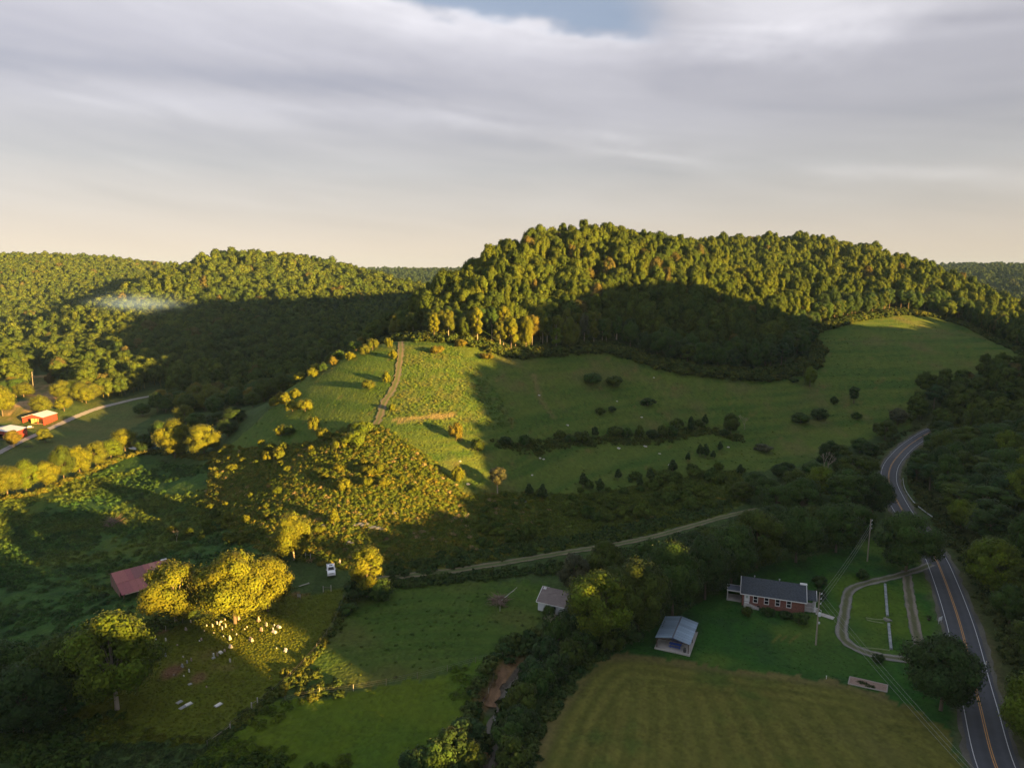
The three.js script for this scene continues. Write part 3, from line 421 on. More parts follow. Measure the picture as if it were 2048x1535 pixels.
function tree(name, label, kind, pos, h, w, tone, group, opt = {}) {        // h height, w crown radius in metres
  const list = kinds[kind], pick = opt.pick ?? Math.floor(treeRand() * list.length), k = list[pick], bark = opt.bark ?? 'dark', key = [kind, pick, tone, bark, name].join();
  let o = protoTree.get(key);
  if (!o) {
    o = new THREE.Group(); o.name = numbered(name);
    mesh('trunk', k.wood, bark === 'pale' ? paleBark : barkMat, o);
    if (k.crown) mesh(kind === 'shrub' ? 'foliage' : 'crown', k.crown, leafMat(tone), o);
    protoTree.set(key, o);
  } else { o = o.clone(); o.name = numbered(name); }
  scene.add(o);
  o.position.copy(pos).add(V(0, -.15, 0)); o.rotation.y = treeRand() * 6.283; o.scale.set(w / k.w, h / k.h, w / k.w * (.9 + .2 * treeRand()));
  o.userData = {}; tag(o, label, opt.category ?? (kind === 'shrub' ? 'shrub' : 'tree'), group); nTrees++;
  return o;
}
// many trees that read as one wood
const woodMat = new THREE.MeshPhysicalMaterial({ vertexColors: true, color: lin(.9, .9, .9), roughness: .95, specularIntensity: .3, name: 'wood leaves' });
function woodland(name, label, kind, spots, toneOf, wide = 1) {                      // spots: [x, Z, scale]
  const root = new THREE.Group(); root.name = numbered(name); tag(root, label, 'woodland'); root.userData.kind = 'stuff'; scene.add(root);
  const list = kinds[kind], per = list.map(() => []), r = rng(name.length * 77 + spots.length), M = new THREE.Matrix4(), Q = new THREE.Quaternion(), Y = V(0, 1, 0), c = new THREE.Color();
  for (const s of spots) per[Math.floor(r() * list.length)].push(s);
  list.forEach((k, i) => {
    if (!per[i].length) return;
    const m = new THREE.InstancedMesh(k.crown, woodMat, per[i].length); m.name = 'tree_mass'; m.userData.kind = 'stuff'; m.castShadow = m.receiveShadow = true;
    per[i].forEach(([x, Z, s], j) => { Q.setFromAxisAngle(Y, r() * 6.283); const sy = s * (.88 + .24 * r()), sx = wide * s * (.75 + .5 * r()); M.compose(V(x, H(x, Z) - .4, -Z), Q, V(sx, sy, sx * (.9 + .2 * r()))); m.setMatrixAt(j, M); const t = toneOf(x, Z, r); m.setColorAt(j, c.setRGB(t[0], t[1], t[2])); });
    root.add(m);
  });
  return root;
}
function scatter(seed, x0, x1, z0, z1, gap, ok) {                           // jittered grid
  const r = rng(seed), out = [];
  for (let z = z0; z < z1; z += gap) for (let x = x0; x < x1; x += gap) { const px = x + (r() - .5) * gap * .95, pz = z + (r() - .5) * gap * .95, k = r(); if (ok(px, pz, k)) out.push([px, pz, .72 + .5 * r()]); }
  return out;
}
const blend = (a, b, t) => a.map((v, i) => lerp(v, b[i], t));
function mixedTone(x, Z, r) { const t = fbm(x * .02, Z * .02, 2, 111) * .6 + (r() - .5) * 1.1; let c = t > 0 ? blend([.06, .09, .014], [.09, .118, .015], clamp(t)) : blend([.06, .09, .014], [.034, .066, .014], clamp(-t)); if (r() < .03) c = [.1, .09, .026]; const g = .88 + .24 * r(); return c.map((v) => v * g); }
const inView = (x, y, Z, m = 60) => { const p = project(x, y, Z); return p[2] > 20 && p[0] > -m && p[0] < 2048 + m && p[1] > -m && p[1] < 1535 + m * 2; };

// --- the wooded hill: its front rank as trees of their own, the rest as one wood
const rank = [], mass = [];
for (const s of scatter(61, -110, 660, 290, 820, 5.3, (x, Z) => inside(mainWood, x, Z))) {
  const [x, Z] = s, edge = lineDist(mainWood.slice(0, 18), x, Z);
  if (!inView(x, H(x, Z) + 10, Z, 120)) { if ((x + Z) % 2 < 1) mass.push(s); continue; }
  if (edge < 8 && x < 330) rank.push([...s, edge]); else mass.push(s);
}
woodland('hill_wood', 'dense deciduous wood covering the top of the rounded hill in the middle', 'forest', mass, mixedTone, .74);
rank.forEach(([x, Z, s]) => {
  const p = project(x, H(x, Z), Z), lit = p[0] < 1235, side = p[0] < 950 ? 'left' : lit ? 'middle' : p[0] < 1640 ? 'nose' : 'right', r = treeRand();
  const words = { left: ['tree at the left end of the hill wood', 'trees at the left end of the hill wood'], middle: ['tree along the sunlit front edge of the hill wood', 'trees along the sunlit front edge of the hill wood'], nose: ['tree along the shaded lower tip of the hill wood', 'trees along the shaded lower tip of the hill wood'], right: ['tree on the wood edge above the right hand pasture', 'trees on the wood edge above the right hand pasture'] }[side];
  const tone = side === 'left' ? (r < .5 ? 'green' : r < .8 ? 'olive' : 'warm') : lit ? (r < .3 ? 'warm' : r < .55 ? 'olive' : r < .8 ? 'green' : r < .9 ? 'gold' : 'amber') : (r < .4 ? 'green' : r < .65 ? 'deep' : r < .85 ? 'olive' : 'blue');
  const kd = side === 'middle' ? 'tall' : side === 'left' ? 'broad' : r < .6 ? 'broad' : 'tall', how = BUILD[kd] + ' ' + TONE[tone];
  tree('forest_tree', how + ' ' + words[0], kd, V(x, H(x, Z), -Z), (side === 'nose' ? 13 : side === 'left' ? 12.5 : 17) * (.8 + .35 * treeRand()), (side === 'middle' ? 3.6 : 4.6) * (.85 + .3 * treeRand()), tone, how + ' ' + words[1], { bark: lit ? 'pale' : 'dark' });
});
[[897, 683, 17, 3], [930, 682, 13, 3.6], [955, 690, 20, 3.2], [1000, 699, 15, 3], [1052, 704, 18, 3.6], [1094, 699, 20, 3], [1112, 702, 13, 3.8]].forEach(([px, py, h, w], i, all) => tree('edge_tree', nth(all)[i] + ' sunlit tree from the left along the front of the hill wood', i % 3 === 1 ? 'broad' : 'tall', place(px, py), h, w, ['warm', 'olive', 'gold', 'warm', 'gold', 'olive', 'lime'][i], 'sunlit trees along the front of the hill wood', { bark: 'pale', pick: i % 5 }));
tree('golden_tree', 'slender golden tree standing forward of the hill wood edge, lit to its foot', 'tall', place(1022, 706), 19, 4, 'gold', undefined, { pick: 1 });
tree('golden_tree', 'narrow yellow tree beside the left end of the hill wood above the track', 'tall', place(868, 682), 15, 3, 'gold', undefined, { pick: 4 });
tree('golden_tree', 'bushy tree in front of the middle hill wood, top lit and foot shaded', 'broad', place(1140, 702), 17, 5.2, 'warm', undefined, { pick: 2 });
tree('pale_tree', 'thin pale tree at the gap between sunlit and shaded hill wood', 'tall', place(1168, 695), 19, 2.6, 'grey', undefined, { bark: 'pale', pick: 0 });

// --- woods farther off
const openLand = (x, Z) => inside(clearing, x, Z) || inside(knoll, x, Z) || inside(pasture, x, Z) || inside(mainWood, x, Z) || inside(leftWeeds, x, Z) || inside(rightWood, x, Z) || lineDist(farmRoadLine, x, Z) < 5;
const nearWood = scatter(71, -620, -40, 330, 700, 7.8, (x, Z) => !openLand(x, Z) && Z > 345 - x * .12 && inView(x, H(x, Z) + 8, Z, 150));
const front = [], back = [];
for (const s of nearWood) { const p = project(s[0], H(s[0], s[1]) + 8, s[1]); if (p[1] > 672 && front.length < 70 && p[0] > -20) front.push(s); else back.push(s); }
front.forEach(([x, Z]) => { const r = treeRand(), p = project(x, H(x, Z), Z), tn = r < .4 ? 'warm' : r < .7 ? 'olive' : r < .85 ? 'green' : 'amber'; tree('valley_tree', TONE[tn] + (p[0] < 340 ? ' rounded tree on the valley floor beyond the red sheds' : ' rounded tree in the valley between the two hills'), 'broad', V(x, H(x, Z), -Z), 12 * (.75 + .45 * treeRand()), 5.8 * (.8 + .4 * treeRand()), tn, TONE[tn] + (p[0] < 340 ? ' trees beyond the red sheds' : ' trees in the valley between the hills')); });
woodland('valley_wood', 'trees filling the valley at the foot of the left hill', 'forest', back, mixedTone);
woodland('left_hill_wood', 'unbroken wood covering the broad hills on the left', 'far', scatter(73, -1750, -20, 700, 1500, 8.2, (x, Z) => !openLand(x, Z) && inView(x, H(x, Z) + 8, Z, 120)), mixedTone);
woodland('distant_wood', 'hazy wooded ridges on the horizon', 'far', scatter(79, -1900, 2300, 900, 2600, 13, (x, Z) => (Z > 1500 || x > 250) && inView(x, H(x, Z) + 8, Z, 60)), (x, Z, r) => blend(mixedTone(x, Z, r), [.024, .05, .022], .75));
woodland('far_valley_wood', 'wood in the dip right of the rounded hill', 'forest', scatter(83, 300, 900, 380, 900, 9, (x, Z) => !openLand(x, Z) && inView(x, H(x, Z) + 8, Z, 100)), mixedTone);

// --- the ridge behind the viewer and right of the road
woodland('shade_ridge_wood', 'wooded ridge above the right side of the road', 'forest', scatter(89, -420, 900, -460, 640, 8, (x, Z, k) => {
  const u = SUN_U(x, Z), d = SUN_S(x, Z) + RIDGE_BACK; if (Math.abs(u) > 900 || d > 150 || d < -150 || (u > 61.5 && u < 79.5)) return false;
  if (x * x + Z * Z < 3600 || (lineDist(roadLine, x, Z) < 9)) return false;
  return Math.abs(d) < 45 || k < .6;
}).map(([x, Z, s]) => [x, Z, .62 + s * .18]), mixedTone);

// --- the wood right of the road
{
  const spots = scatter(97, 60, 360, 40, 420, 8.2, (x, Z) => inside(rightWood, x, Z) && lineDist(roadLine, x, Z) > 8.5 && inView(x, H(x, Z) + 8, Z, 140));
  const rest = []; let n = 0;
  spots.sort((a, b) => a[1] - b[1]);
  for (const [x, Z, s] of spots) {
    const d = lineDist(roadLine, x, Z);
    if (n < 95 && d < 70) { const r = treeRand(), kd = r < .55 ? 'broad' : 'tall', q = treeRand(), tn = q < .35 ? 'green' : q < .6 ? 'olive' : q < .8 ? 'deep' : q < .9 ? 'blue' : 'lime', how = BUILD[kd] + ' ' + TONE[tn] + ' '; n++; tree('roadside_tree', how + (Z < 150 ? 'tree crowding the right side of the road near the bottom corner' : Z < 260 ? 'tree in the wood right of the straight road' : 'tree in the wood right of the road bend'), kd, V(x, H(x, Z), -Z), (d < 13 ? 10 : 14.5) * (.8 + .4 * treeRand()), (d < 13 ? 4.6 : 6.4) * (.8 + .35 * treeRand()), tn, how + (Z < 150 ? 'trees at the bottom right corner' : Z < 260 ? 'trees right of the straight road' : 'trees right of the road bend')); }
    else rest.push([x, Z, s * .85]);
  }
  woodland('roadside_wood', 'wood on the slope right of the road', 'forest', rest, mixedTone);
}

// ------------------------------------------------------------------ single trees and shrubs: [label, kind, foot x, foot y in the photograph, height, crown radius, tone, options]
const single = (list, name, group) => list.forEach(([label, kind, px, py, h, w, tone, opt]) => tree(opt?.name ?? name, label, kind, place(px, py), h, w, tone, opt?.group ?? group, opt));
single([
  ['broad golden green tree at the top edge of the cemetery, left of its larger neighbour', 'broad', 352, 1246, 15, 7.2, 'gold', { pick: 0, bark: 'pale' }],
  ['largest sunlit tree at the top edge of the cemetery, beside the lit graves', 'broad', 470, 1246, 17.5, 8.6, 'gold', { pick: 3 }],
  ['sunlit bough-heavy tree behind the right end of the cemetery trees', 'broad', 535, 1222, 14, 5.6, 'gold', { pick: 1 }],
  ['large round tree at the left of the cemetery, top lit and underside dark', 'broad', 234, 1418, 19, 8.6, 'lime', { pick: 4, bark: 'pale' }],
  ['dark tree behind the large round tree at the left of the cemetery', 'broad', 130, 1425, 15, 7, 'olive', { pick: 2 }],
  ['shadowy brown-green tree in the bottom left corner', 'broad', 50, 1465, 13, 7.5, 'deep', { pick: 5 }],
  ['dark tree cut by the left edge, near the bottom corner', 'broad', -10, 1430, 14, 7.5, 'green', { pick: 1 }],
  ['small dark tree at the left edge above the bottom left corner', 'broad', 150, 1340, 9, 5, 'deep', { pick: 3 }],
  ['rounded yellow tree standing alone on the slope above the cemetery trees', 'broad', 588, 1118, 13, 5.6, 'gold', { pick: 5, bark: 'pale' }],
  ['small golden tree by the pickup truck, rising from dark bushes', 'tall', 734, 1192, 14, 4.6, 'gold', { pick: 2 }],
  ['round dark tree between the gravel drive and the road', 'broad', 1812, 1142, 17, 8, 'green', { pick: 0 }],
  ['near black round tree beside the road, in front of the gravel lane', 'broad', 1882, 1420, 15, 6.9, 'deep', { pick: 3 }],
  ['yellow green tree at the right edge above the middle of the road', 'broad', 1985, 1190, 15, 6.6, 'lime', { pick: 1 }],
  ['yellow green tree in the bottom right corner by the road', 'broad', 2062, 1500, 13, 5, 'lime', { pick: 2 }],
], 'tree');
single([
  ['bright olive tree over the white shed, largest of the creek side trees', 'broad', 1200, 1284, 16.5, 8, 'lime', { pick: 4 }],
  ['tall olive tree right of the white shed tree, behind the pavilion', 'broad', 1275, 1268, 18, 6.8, 'olive', { pick: 1 }],
  ['dark tree between the pavilion and the brick church', 'broad', 1345, 1232, 18, 6.5, 'green', { pick: 2 }],
  ['dark tree at the left corner behind the brick church', 'broad', 1410, 1198, 17, 6.6, 'deep', { pick: 3 }],
  ['green tree straight behind the brick church roof', 'broad', 1462, 1166, 16, 6.5, 'green', { pick: 5 }],
  ['broad yellow topped tree at the end of the farm track', 'broad', 1512, 1134, 17, 8.2, 'olive', { pick: 0 }],
  ['rounded tree behind the right end of the church', 'broad', 1592, 1124, 16, 7.6, 'green', { pick: 4 }],
  ['dark rounded tree left of the upper power pole', 'broad', 1672, 1104, 15, 6.6, 'green', { pick: 1 }],
  ['greyish tree with bare twigs over the white shed roof', 'tall', 1150, 1200, 13, 4.2, 'grey', { pick: 1 }],
  ['olive tree beside the farm track above the white shed', 'broad', 1212, 1180, 13, 5.6, 'olive', { pick: 2 }],
  ['dark bushy tree along the track, second from the white shed', 'broad', 1310, 1165, 12, 6, 'green', { pick: 0 }],
  ['low dark tree beside the track behind the creek trees', 'broad', 1385, 1140, 11, 5.4, 'deep', { pick: 4 }],
  ['tall green tree left of the road bend', 'tall', 1690, 1040, 18, 6.4, 'green', { pick: 0 }],
  ['large dark tree overhanging the road bend', 'broad', 1745, 1030, 15, 6.4, 'deep', { pick: 5 }],
  ['green tree in the row above the yellow topped tree', 'broad', 1600, 1040, 14, 6.6, 'green', { pick: 2 }],
  ['pale topped tree in the row left of the road bend', 'broad', 1640, 1000, 13, 5.6, 'lime', { pick: 3 }],
  ['olive tree at the upper end of the row by the road bend', 'tall', 1700, 985, 15, 5, 'olive', { pick: 3 }],
  ['dark tree with two pale bare stems near the road bend', 'tall', 1655, 950, 15, 4.6, 'deep', { pick: 0, bark: 'pale' }],
  ['small dark tree below the pasture left of the road bend', 'broad', 1590, 990, 10, 5, 'olive', { pick: 5 }],
  ['mid green tree below the pasture above the farm track end', 'broad', 1535, 1010, 10, 5, 'green', { pick: 1 }],
  ['bushy tree where the road disappears, left verge', 'broad', 1770, 880, 10, 5.2, 'olive', { pick: 0 }],
  ['brownish tree on the left verge above the road bend', 'broad', 1795, 850, 9, 4.6, 'grey', { pick: 3 }],
  ['light tree at the head of the road by the pasture', 'broad', 1842, 838, 10, 4.6, 'olive', { pick: 2 }],
  ['dark upright tree at the right end of the pasture above the road', 'tall', 1868, 818, 14, 4.2, 'blue', { pick: 3 }],
  ['round brownish tree right of the upright tree above the road', 'broad', 1912, 812, 13, 5.4, 'olive', { pick: 1 }],
], 'tree');
[[1720, 905, 6, 3.4], [1738, 915, 6, 3.4], [1680, 925, 7, 4], [1625, 965, 7, 4], [1570, 965, 7, 4], [1485, 1000, 6, 3.5], [1510, 985, 7, 3.6], [1545, 1075, 9, 5], [1620, 1085, 10, 5], [1715, 1075, 9, 4.4], [1480, 1110, 10, 5], [1440, 1130, 10, 5], [1290, 1215, 11, 5], [1380, 1180, 12, 5.4], [1240, 1235, 11, 5], [1330, 1195, 12, 5.4], [1690, 960, 9, 4.6], [1730, 955, 8, 4.4], [1555, 1035, 10, 5]].forEach(([px, py, h, w], i, all) => tree('thicket_tree', nth(all)[i] + ' filler tree from the left in the belt behind church and farm track', 'broad', place(px, py), h * 1.15, w * 1.2, ['green', 'deep', 'olive'][i % 3], 'filler trees of the belt behind the church'));
// the sunlit row along the left meadow
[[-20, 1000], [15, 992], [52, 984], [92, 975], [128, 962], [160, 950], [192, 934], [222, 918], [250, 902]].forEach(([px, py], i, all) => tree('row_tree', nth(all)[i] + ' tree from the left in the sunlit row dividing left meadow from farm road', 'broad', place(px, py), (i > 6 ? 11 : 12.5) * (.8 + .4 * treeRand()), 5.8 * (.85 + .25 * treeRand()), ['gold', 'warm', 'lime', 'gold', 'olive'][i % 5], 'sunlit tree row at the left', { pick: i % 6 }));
single([
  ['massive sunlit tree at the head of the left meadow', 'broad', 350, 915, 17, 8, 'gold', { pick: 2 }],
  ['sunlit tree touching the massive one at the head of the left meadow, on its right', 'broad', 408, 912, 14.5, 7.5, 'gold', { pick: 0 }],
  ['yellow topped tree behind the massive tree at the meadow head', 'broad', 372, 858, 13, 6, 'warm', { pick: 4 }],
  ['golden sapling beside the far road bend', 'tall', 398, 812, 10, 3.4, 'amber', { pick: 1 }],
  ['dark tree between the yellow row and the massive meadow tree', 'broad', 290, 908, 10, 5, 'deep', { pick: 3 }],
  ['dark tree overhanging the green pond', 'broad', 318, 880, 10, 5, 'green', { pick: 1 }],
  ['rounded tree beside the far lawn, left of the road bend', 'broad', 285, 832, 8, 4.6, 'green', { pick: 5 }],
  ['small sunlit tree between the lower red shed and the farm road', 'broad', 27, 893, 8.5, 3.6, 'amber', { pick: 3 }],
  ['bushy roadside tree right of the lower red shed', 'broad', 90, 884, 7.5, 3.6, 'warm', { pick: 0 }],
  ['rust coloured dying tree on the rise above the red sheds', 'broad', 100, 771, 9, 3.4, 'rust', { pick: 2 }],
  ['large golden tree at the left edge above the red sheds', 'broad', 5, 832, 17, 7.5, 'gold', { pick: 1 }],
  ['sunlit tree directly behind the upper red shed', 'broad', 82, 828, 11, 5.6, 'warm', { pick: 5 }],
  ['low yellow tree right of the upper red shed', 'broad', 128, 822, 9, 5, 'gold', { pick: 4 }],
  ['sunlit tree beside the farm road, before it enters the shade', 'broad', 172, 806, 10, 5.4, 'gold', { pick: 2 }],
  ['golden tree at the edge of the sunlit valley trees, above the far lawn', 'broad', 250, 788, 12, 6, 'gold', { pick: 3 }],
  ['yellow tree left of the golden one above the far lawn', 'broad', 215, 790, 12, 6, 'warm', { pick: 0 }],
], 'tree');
[[455, 872, 8, 5], [435, 858, 9, 5], [470, 850, 9, 5.4], [430, 830, 11, 6], [470, 815, 12, 6], [505, 815, 9, 5], [395, 862, 10, 5.5], [445, 800, 12, 6], [500, 790, 13, 6], [520, 770, 13, 6]].forEach(([px, py, h, w], i, all) => tree('valley_tree', nth(all)[i] + ' dark tree from the left in the hollow left of the hill pasture', 'broad', place(px, py), h, w, ['green', 'deep', 'olive'][Math.floor(treeRand() * 3)], 'trees in the hollow left of the hill pasture'));
// the hedge of shrubs on the shoulder of the hill
[[548, 812, 4.5, 2.6, 'gold'], [560, 800, 4, 2.4, 'amber'], [570, 808, 5, 2.8, 'gold'], [585, 822, 4.5, 3, 'gold'], [610, 822, 5, 3.2, 'gold'], [590, 795, 4, 2.4, 'gold'], [600, 764, 4.5, 2.8, 'gold'], [626, 755, 4.5, 2.6, 'gold'], [632, 745, 4.5, 3, 'gold'], [665, 730, 4, 2.4, 'amber'], [697, 720, 4, 2.6, 'gold'], [728, 708, 4.5, 3, 'warm'], [745, 700, 5.5, 3, 'warm'], [712, 702, 5, 3.4, 'green'], [680, 718, 4.5, 3, 'green'], [645, 742, 4, 2.6, 'green']].forEach(([px, py, h, w, tone], i, all) => tree('hedge_shrub', nth(all)[i] + (tone === 'green' ? ' shrub from the left in the hill shoulder hedge, dull green' : ' shrub from the left in the hill shoulder hedge, sunlit'), 'shrub', place(px, py), h, w, tone, tone === 'green' ? 'green shrubs of the shoulder hedge' : 'sunlit shrubs of the shoulder hedge'));
single([
  ['sunlit bush on the smooth pasture, lower of the pair left of the track foot', 'shrub', 562, 872, 4.4, 2.8, 'gold'],
  ['dark bush touching the lower sunlit bush on the pasture', 'shrub', 580, 868, 3.6, 2.4, 'green'],
  ['tall sunlit bush leaning above the bank left of the track foot', 'shrub', 628, 862, 5.6, 2.4, 'gold'],
  ['spreading sunlit bush on the bank below the track', 'shrub', 648, 880, 4.6, 3, 'gold'],
  ['leafy yellow bush at the foot of the bank below the track', 'shrub', 680, 898, 4.4, 3, 'gold'],
  ['green vine heap on the bank right below the track foot', 'shrub', 715, 892, 5.6, 4.4, 'lime'],
  ['big green thicket at the top of the bank under the track', 'shrub', 725, 868, 5, 4.6, 'lime'],
  ['sunlit bush on the left side of the hill track, halfway up', 'shrub', 738, 778, 4, 3, 'warm'],
  ['narrow sunlit shrub hugging the left of the hill track', 'shrub', 772, 765, 4.6, 2.2, 'gold'],
  ['bright yellow shrub at the upper end of the hill track', 'shrub', 786, 718, 4.4, 2, 'gold'],
  ['upright yellow shrub above the end of the hill track', 'shrub', 778, 696, 5, 2, 'gold'],
  ['yellow bush right of the hill track beside the lower bend', 'shrub', 784, 822, 3, 1.4, 'gold'],
  ['brownish lit bush at the wood edge right of the track head', 'shrub', 872, 708, 4, 3.4, 'amber'],
  ['second brownish bush at the wood edge, right of the first', 'shrub', 922, 694, 3.6, 3, 'amber'],
  ['low russet bush below the golden tree at the wood edge', 'shrub', 975, 718, 3, 3.6, 'amber'],
  ['feathery orange shrub on the lit grass tip below the crop plot', 'shrub', 912, 880, 6, 2.6, 'amber'],
  ['sunlit shrub at the right end of the lit scrub slope', 'shrub', 915, 962, 5, 2.2, 'gold'],
  ['round dark bush right of the lit scrub, at the shade edge', 'shrub', 956, 902, 4.6, 2.6, 'olive'],
  ['half bare brown tree standing alone on the shaded pasture', 'tall', 995, 985, 9.5, 3, 'grey', { pick: 3, bark: 'pale', name: 'tree' }],
  ['large dark bush on the upper pasture below the hill wood', 'shrub', 1185, 768, 5.4, 5.2, 'green'],
  ['dark bush joined to the large one on the upper pasture, at its right', 'shrub', 1228, 772, 5, 4.6, 'olive'],
  ['compact dark bush alone in the middle of the pasture', 'shrub', 1295, 812, 4, 3.6, 'deep'],
  ['small dark bush left of the compact one in the middle pasture', 'shrub', 1222, 824, 3, 1.8, 'deep'],
  ['dim ragged bush left of the small dark bush in the middle pasture', 'shrub', 1200, 828, 3, 2.4, 'olive'],
  ['light topped tree at the right end of the pasture shrub row', 'broad', 1462, 868, 9.6, 4, 'olive', { pick: 2, name: 'tree' }],
  ['dark low bush at the foot of the light topped pasture tree', 'shrub', 1446, 872, 3.4, 2.4, 'deep'],
  ['yellowish lone tree on the pasture below the wood tip', 'broad', 1620, 772, 10.5, 4, 'lime', { pick: 5, name: 'tree' }],
  ['dark bush at the left of the yellowish lone pasture tree', 'shrub', 1590, 764, 2.2, 3.2, 'deep'],
  ['dark clump on the right hand pasture, left of two smaller', 'shrub', 1602, 846, 5, 4.6, 'green'],
  ['dark clump on the right hand pasture, second from the left', 'shrub', 1642, 838, 5.4, 4.4, 'deep'],
  ['small dark bush up the slope right of the pasture clumps', 'shrub', 1668, 808, 4, 2, 'deep'],
  ['slanting dark tree up the slope right of the pasture clumps', 'tall', 1708, 806, 9.5, 3, 'deep', { pick: 2, name: 'tree' }],
  ['round bush on the pasture just above the road bend trees', 'shrub', 1714, 838, 3.6, 2.6, 'green'],
  ['dark bush at the right side of the pasture near the wood', 'shrub', 1936, 758, 3, 3.4, 'deep'],
  ['grey brambly heap on the lower pasture right of the cedars', 'shrub', 1528, 902, 3, 4, 'grey'],
], 'shrub');
[[1048, 892, 4, 3], [1062, 888, 4.4, 3], [1010, 884, 3, 3], [1120, 878, 4.6, 3.2], [1140, 882, 4.2, 3], [1165, 880, 4.4, 3.4], [1190, 874, 4, 3], [1230, 868, 5, 3.4], [1252, 872, 4.8, 3.4], [1280, 876, 4.4, 3.4], [1305, 874, 4.6, 3.4], [1325, 870, 5.4, 3.4], [1345, 876, 4.6, 3.2], [1352, 856, 5, 3], [1382, 858, 6.5, 3], [1398, 852, 4, 2.2]].forEach(([px, py, h, w], i, all) => tree('row_shrub', nth(all)[i] + ' shrub from the left in the bush line across the shaded pasture', i % 4 === 2 ? 'broad' : 'shrub', place(px, py + (i % 3) * 3), h * (.75 + .5 * treeRand()) * (i % 4 === 2 ? 1.25 : 1), w * (.65 + .4 * treeRand()) * (i % 4 === 2 ? .8 : 1), ['green', 'olive', 'deep', 'olive'][i % 4], 'line of bushes across the shaded pasture'));
[[1376, 922, 4], [1400, 912, 5.6], [1411, 914, 6], [1427, 917, 4], [1440, 902, 4.6], [1166, 975, 6], [1236, 960, 5], [1085, 1000, 6], [1058, 992, 5], [1410, 850, 5.5], [1345, 945, 6], [1300, 962, 5.4], [1480, 950, 5], [668, 1052, 6], [1280, 975, 5], [1200, 985, 5.5]].forEach(([px, py, h], i, all) => tree('cedar', nth(all)[i] + (i < 5 ? ' cedar from the left, in the cluster on the lower pasture' : ' cedar from the left, pointed, in the scrub on the slope'), 'cedar', place(px, py), h, h * .27, i === 13 ? 'gold' : 'deep', i < 5 ? 'cedar cluster on the lower pasture' : 'cedars in the slope scrub'));
// garden shrubs round the church
single([
  ['round clipped bush right of the church, beside the gravel drive bend', 'shrub', 1726, 1158, 2.6, 1.7, 'deep', { pick: 0 }],
  ['round clipped bush behind the right end of the church', 'shrub', 1643, 1174, 3, 1.9, 'deep', { pick: 1 }],
  ['dark bush behind the church porch gable', 'shrub', 1640, 1196, 2.4, 1.7, 'deep', { pick: 2 }],
  ['small round bush on the lower end of the gravel drive', 'shrub', 1755, 1323, 1.8, 1.2, 'deep', { pick: 3 }],
  ['yellowish bush in front of the church side steps', 'shrub', 1494, 1231, 2.4, 1.4, 'olive', { pick: 4 }],
  ['dark bush against the church wall below its second window', 'shrub', 1536, 1230, 1.9, 1.7, 'deep', { pick: 0 }],
  ['dark bush against the church wall below its third window', 'shrub', 1570, 1235, 1.6, 1.7, 'deep', { pick: 2 }],
  ['large rounded bush at the right front corner of the church', 'shrub', 1598, 1246, 2.7, 2.1, 'green', { pick: 1 }],
  ['small weedy bush in front of the white shed', 'shrub', 1098, 1234, 3, 1.5, 'green', { pick: 4 }],
  ['dark leafy bushes heaped below the golden tree by the pickup', 'shrub', 716, 1196, 5, 4, 'deep', { pick: 3 }],
  ['dark vine covered bush right of the golden tree by the pickup', 'shrub', 758, 1196, 4.6, 3.6, 'green', { pick: 0 }],
  ['low dark hedge bush along the cemetery fence below the pickup', 'shrub', 700, 1225, 2.2, 2.4, 'green', { pick: 1 }],
], 'shrub');
[[1180, 1290, 7, 3.6], [1225, 1300, 5, 3.2], [1150, 1280, 6, 3], [1130, 1262, 5, 3], [1115, 1300, 8, 3.4], [1140, 1330, 5.4, 3.4], [1090, 1330, 6, 3], [1110, 1360, 5.4, 3.2], [1080, 1390, 5.6, 3.2], [1050, 1420, 5.4, 3.4], [1065, 1365, 5, 3], [1040, 1460, 5, 3.4], [1020, 1500, 5, 3.2], [1030, 1535, 5, 3.2], [930, 1480, 4, 3], [900, 1510, 4.4, 3.4], [870, 1535, 4.6, 3.4], [940, 1530, 4, 2.8], [830, 1545, 4, 3], [1245, 1285, 6, 3.4], [1170, 1310, 5, 3]].forEach(([px, py, h, w], i, all) => tree('creek_shrub', nth(all)[i] + ' leafy shrub from the left along the creek beside the hay field', 'shrub', place(px, py), h, w, ['green', 'olive', 'blue', 'deep'][i % 4], 'shrubs along the creek'));
[[1104, 1290, 9, 'leafless grey tree rising from the creek shrubs', 2], [1490, 858, 7, 'thin bare stem right of the light topped pasture tree', 1], [1648, 958, 12, 'bare pale forked snag in the trees left of the road bend', 0], [930, 1045, 3.2, 'withered brown sapling on the shaded scrub slope', 1], [353, 1083, 4.5, 'sunlit leafless branches at the edge of the left meadow', 2]].forEach(([px, py, h, label, pick]) => tree('bare_tree', label, 'bare', place(px, py), h, h / 3, 'grey', undefined, { pick, bark: 'pale' }));

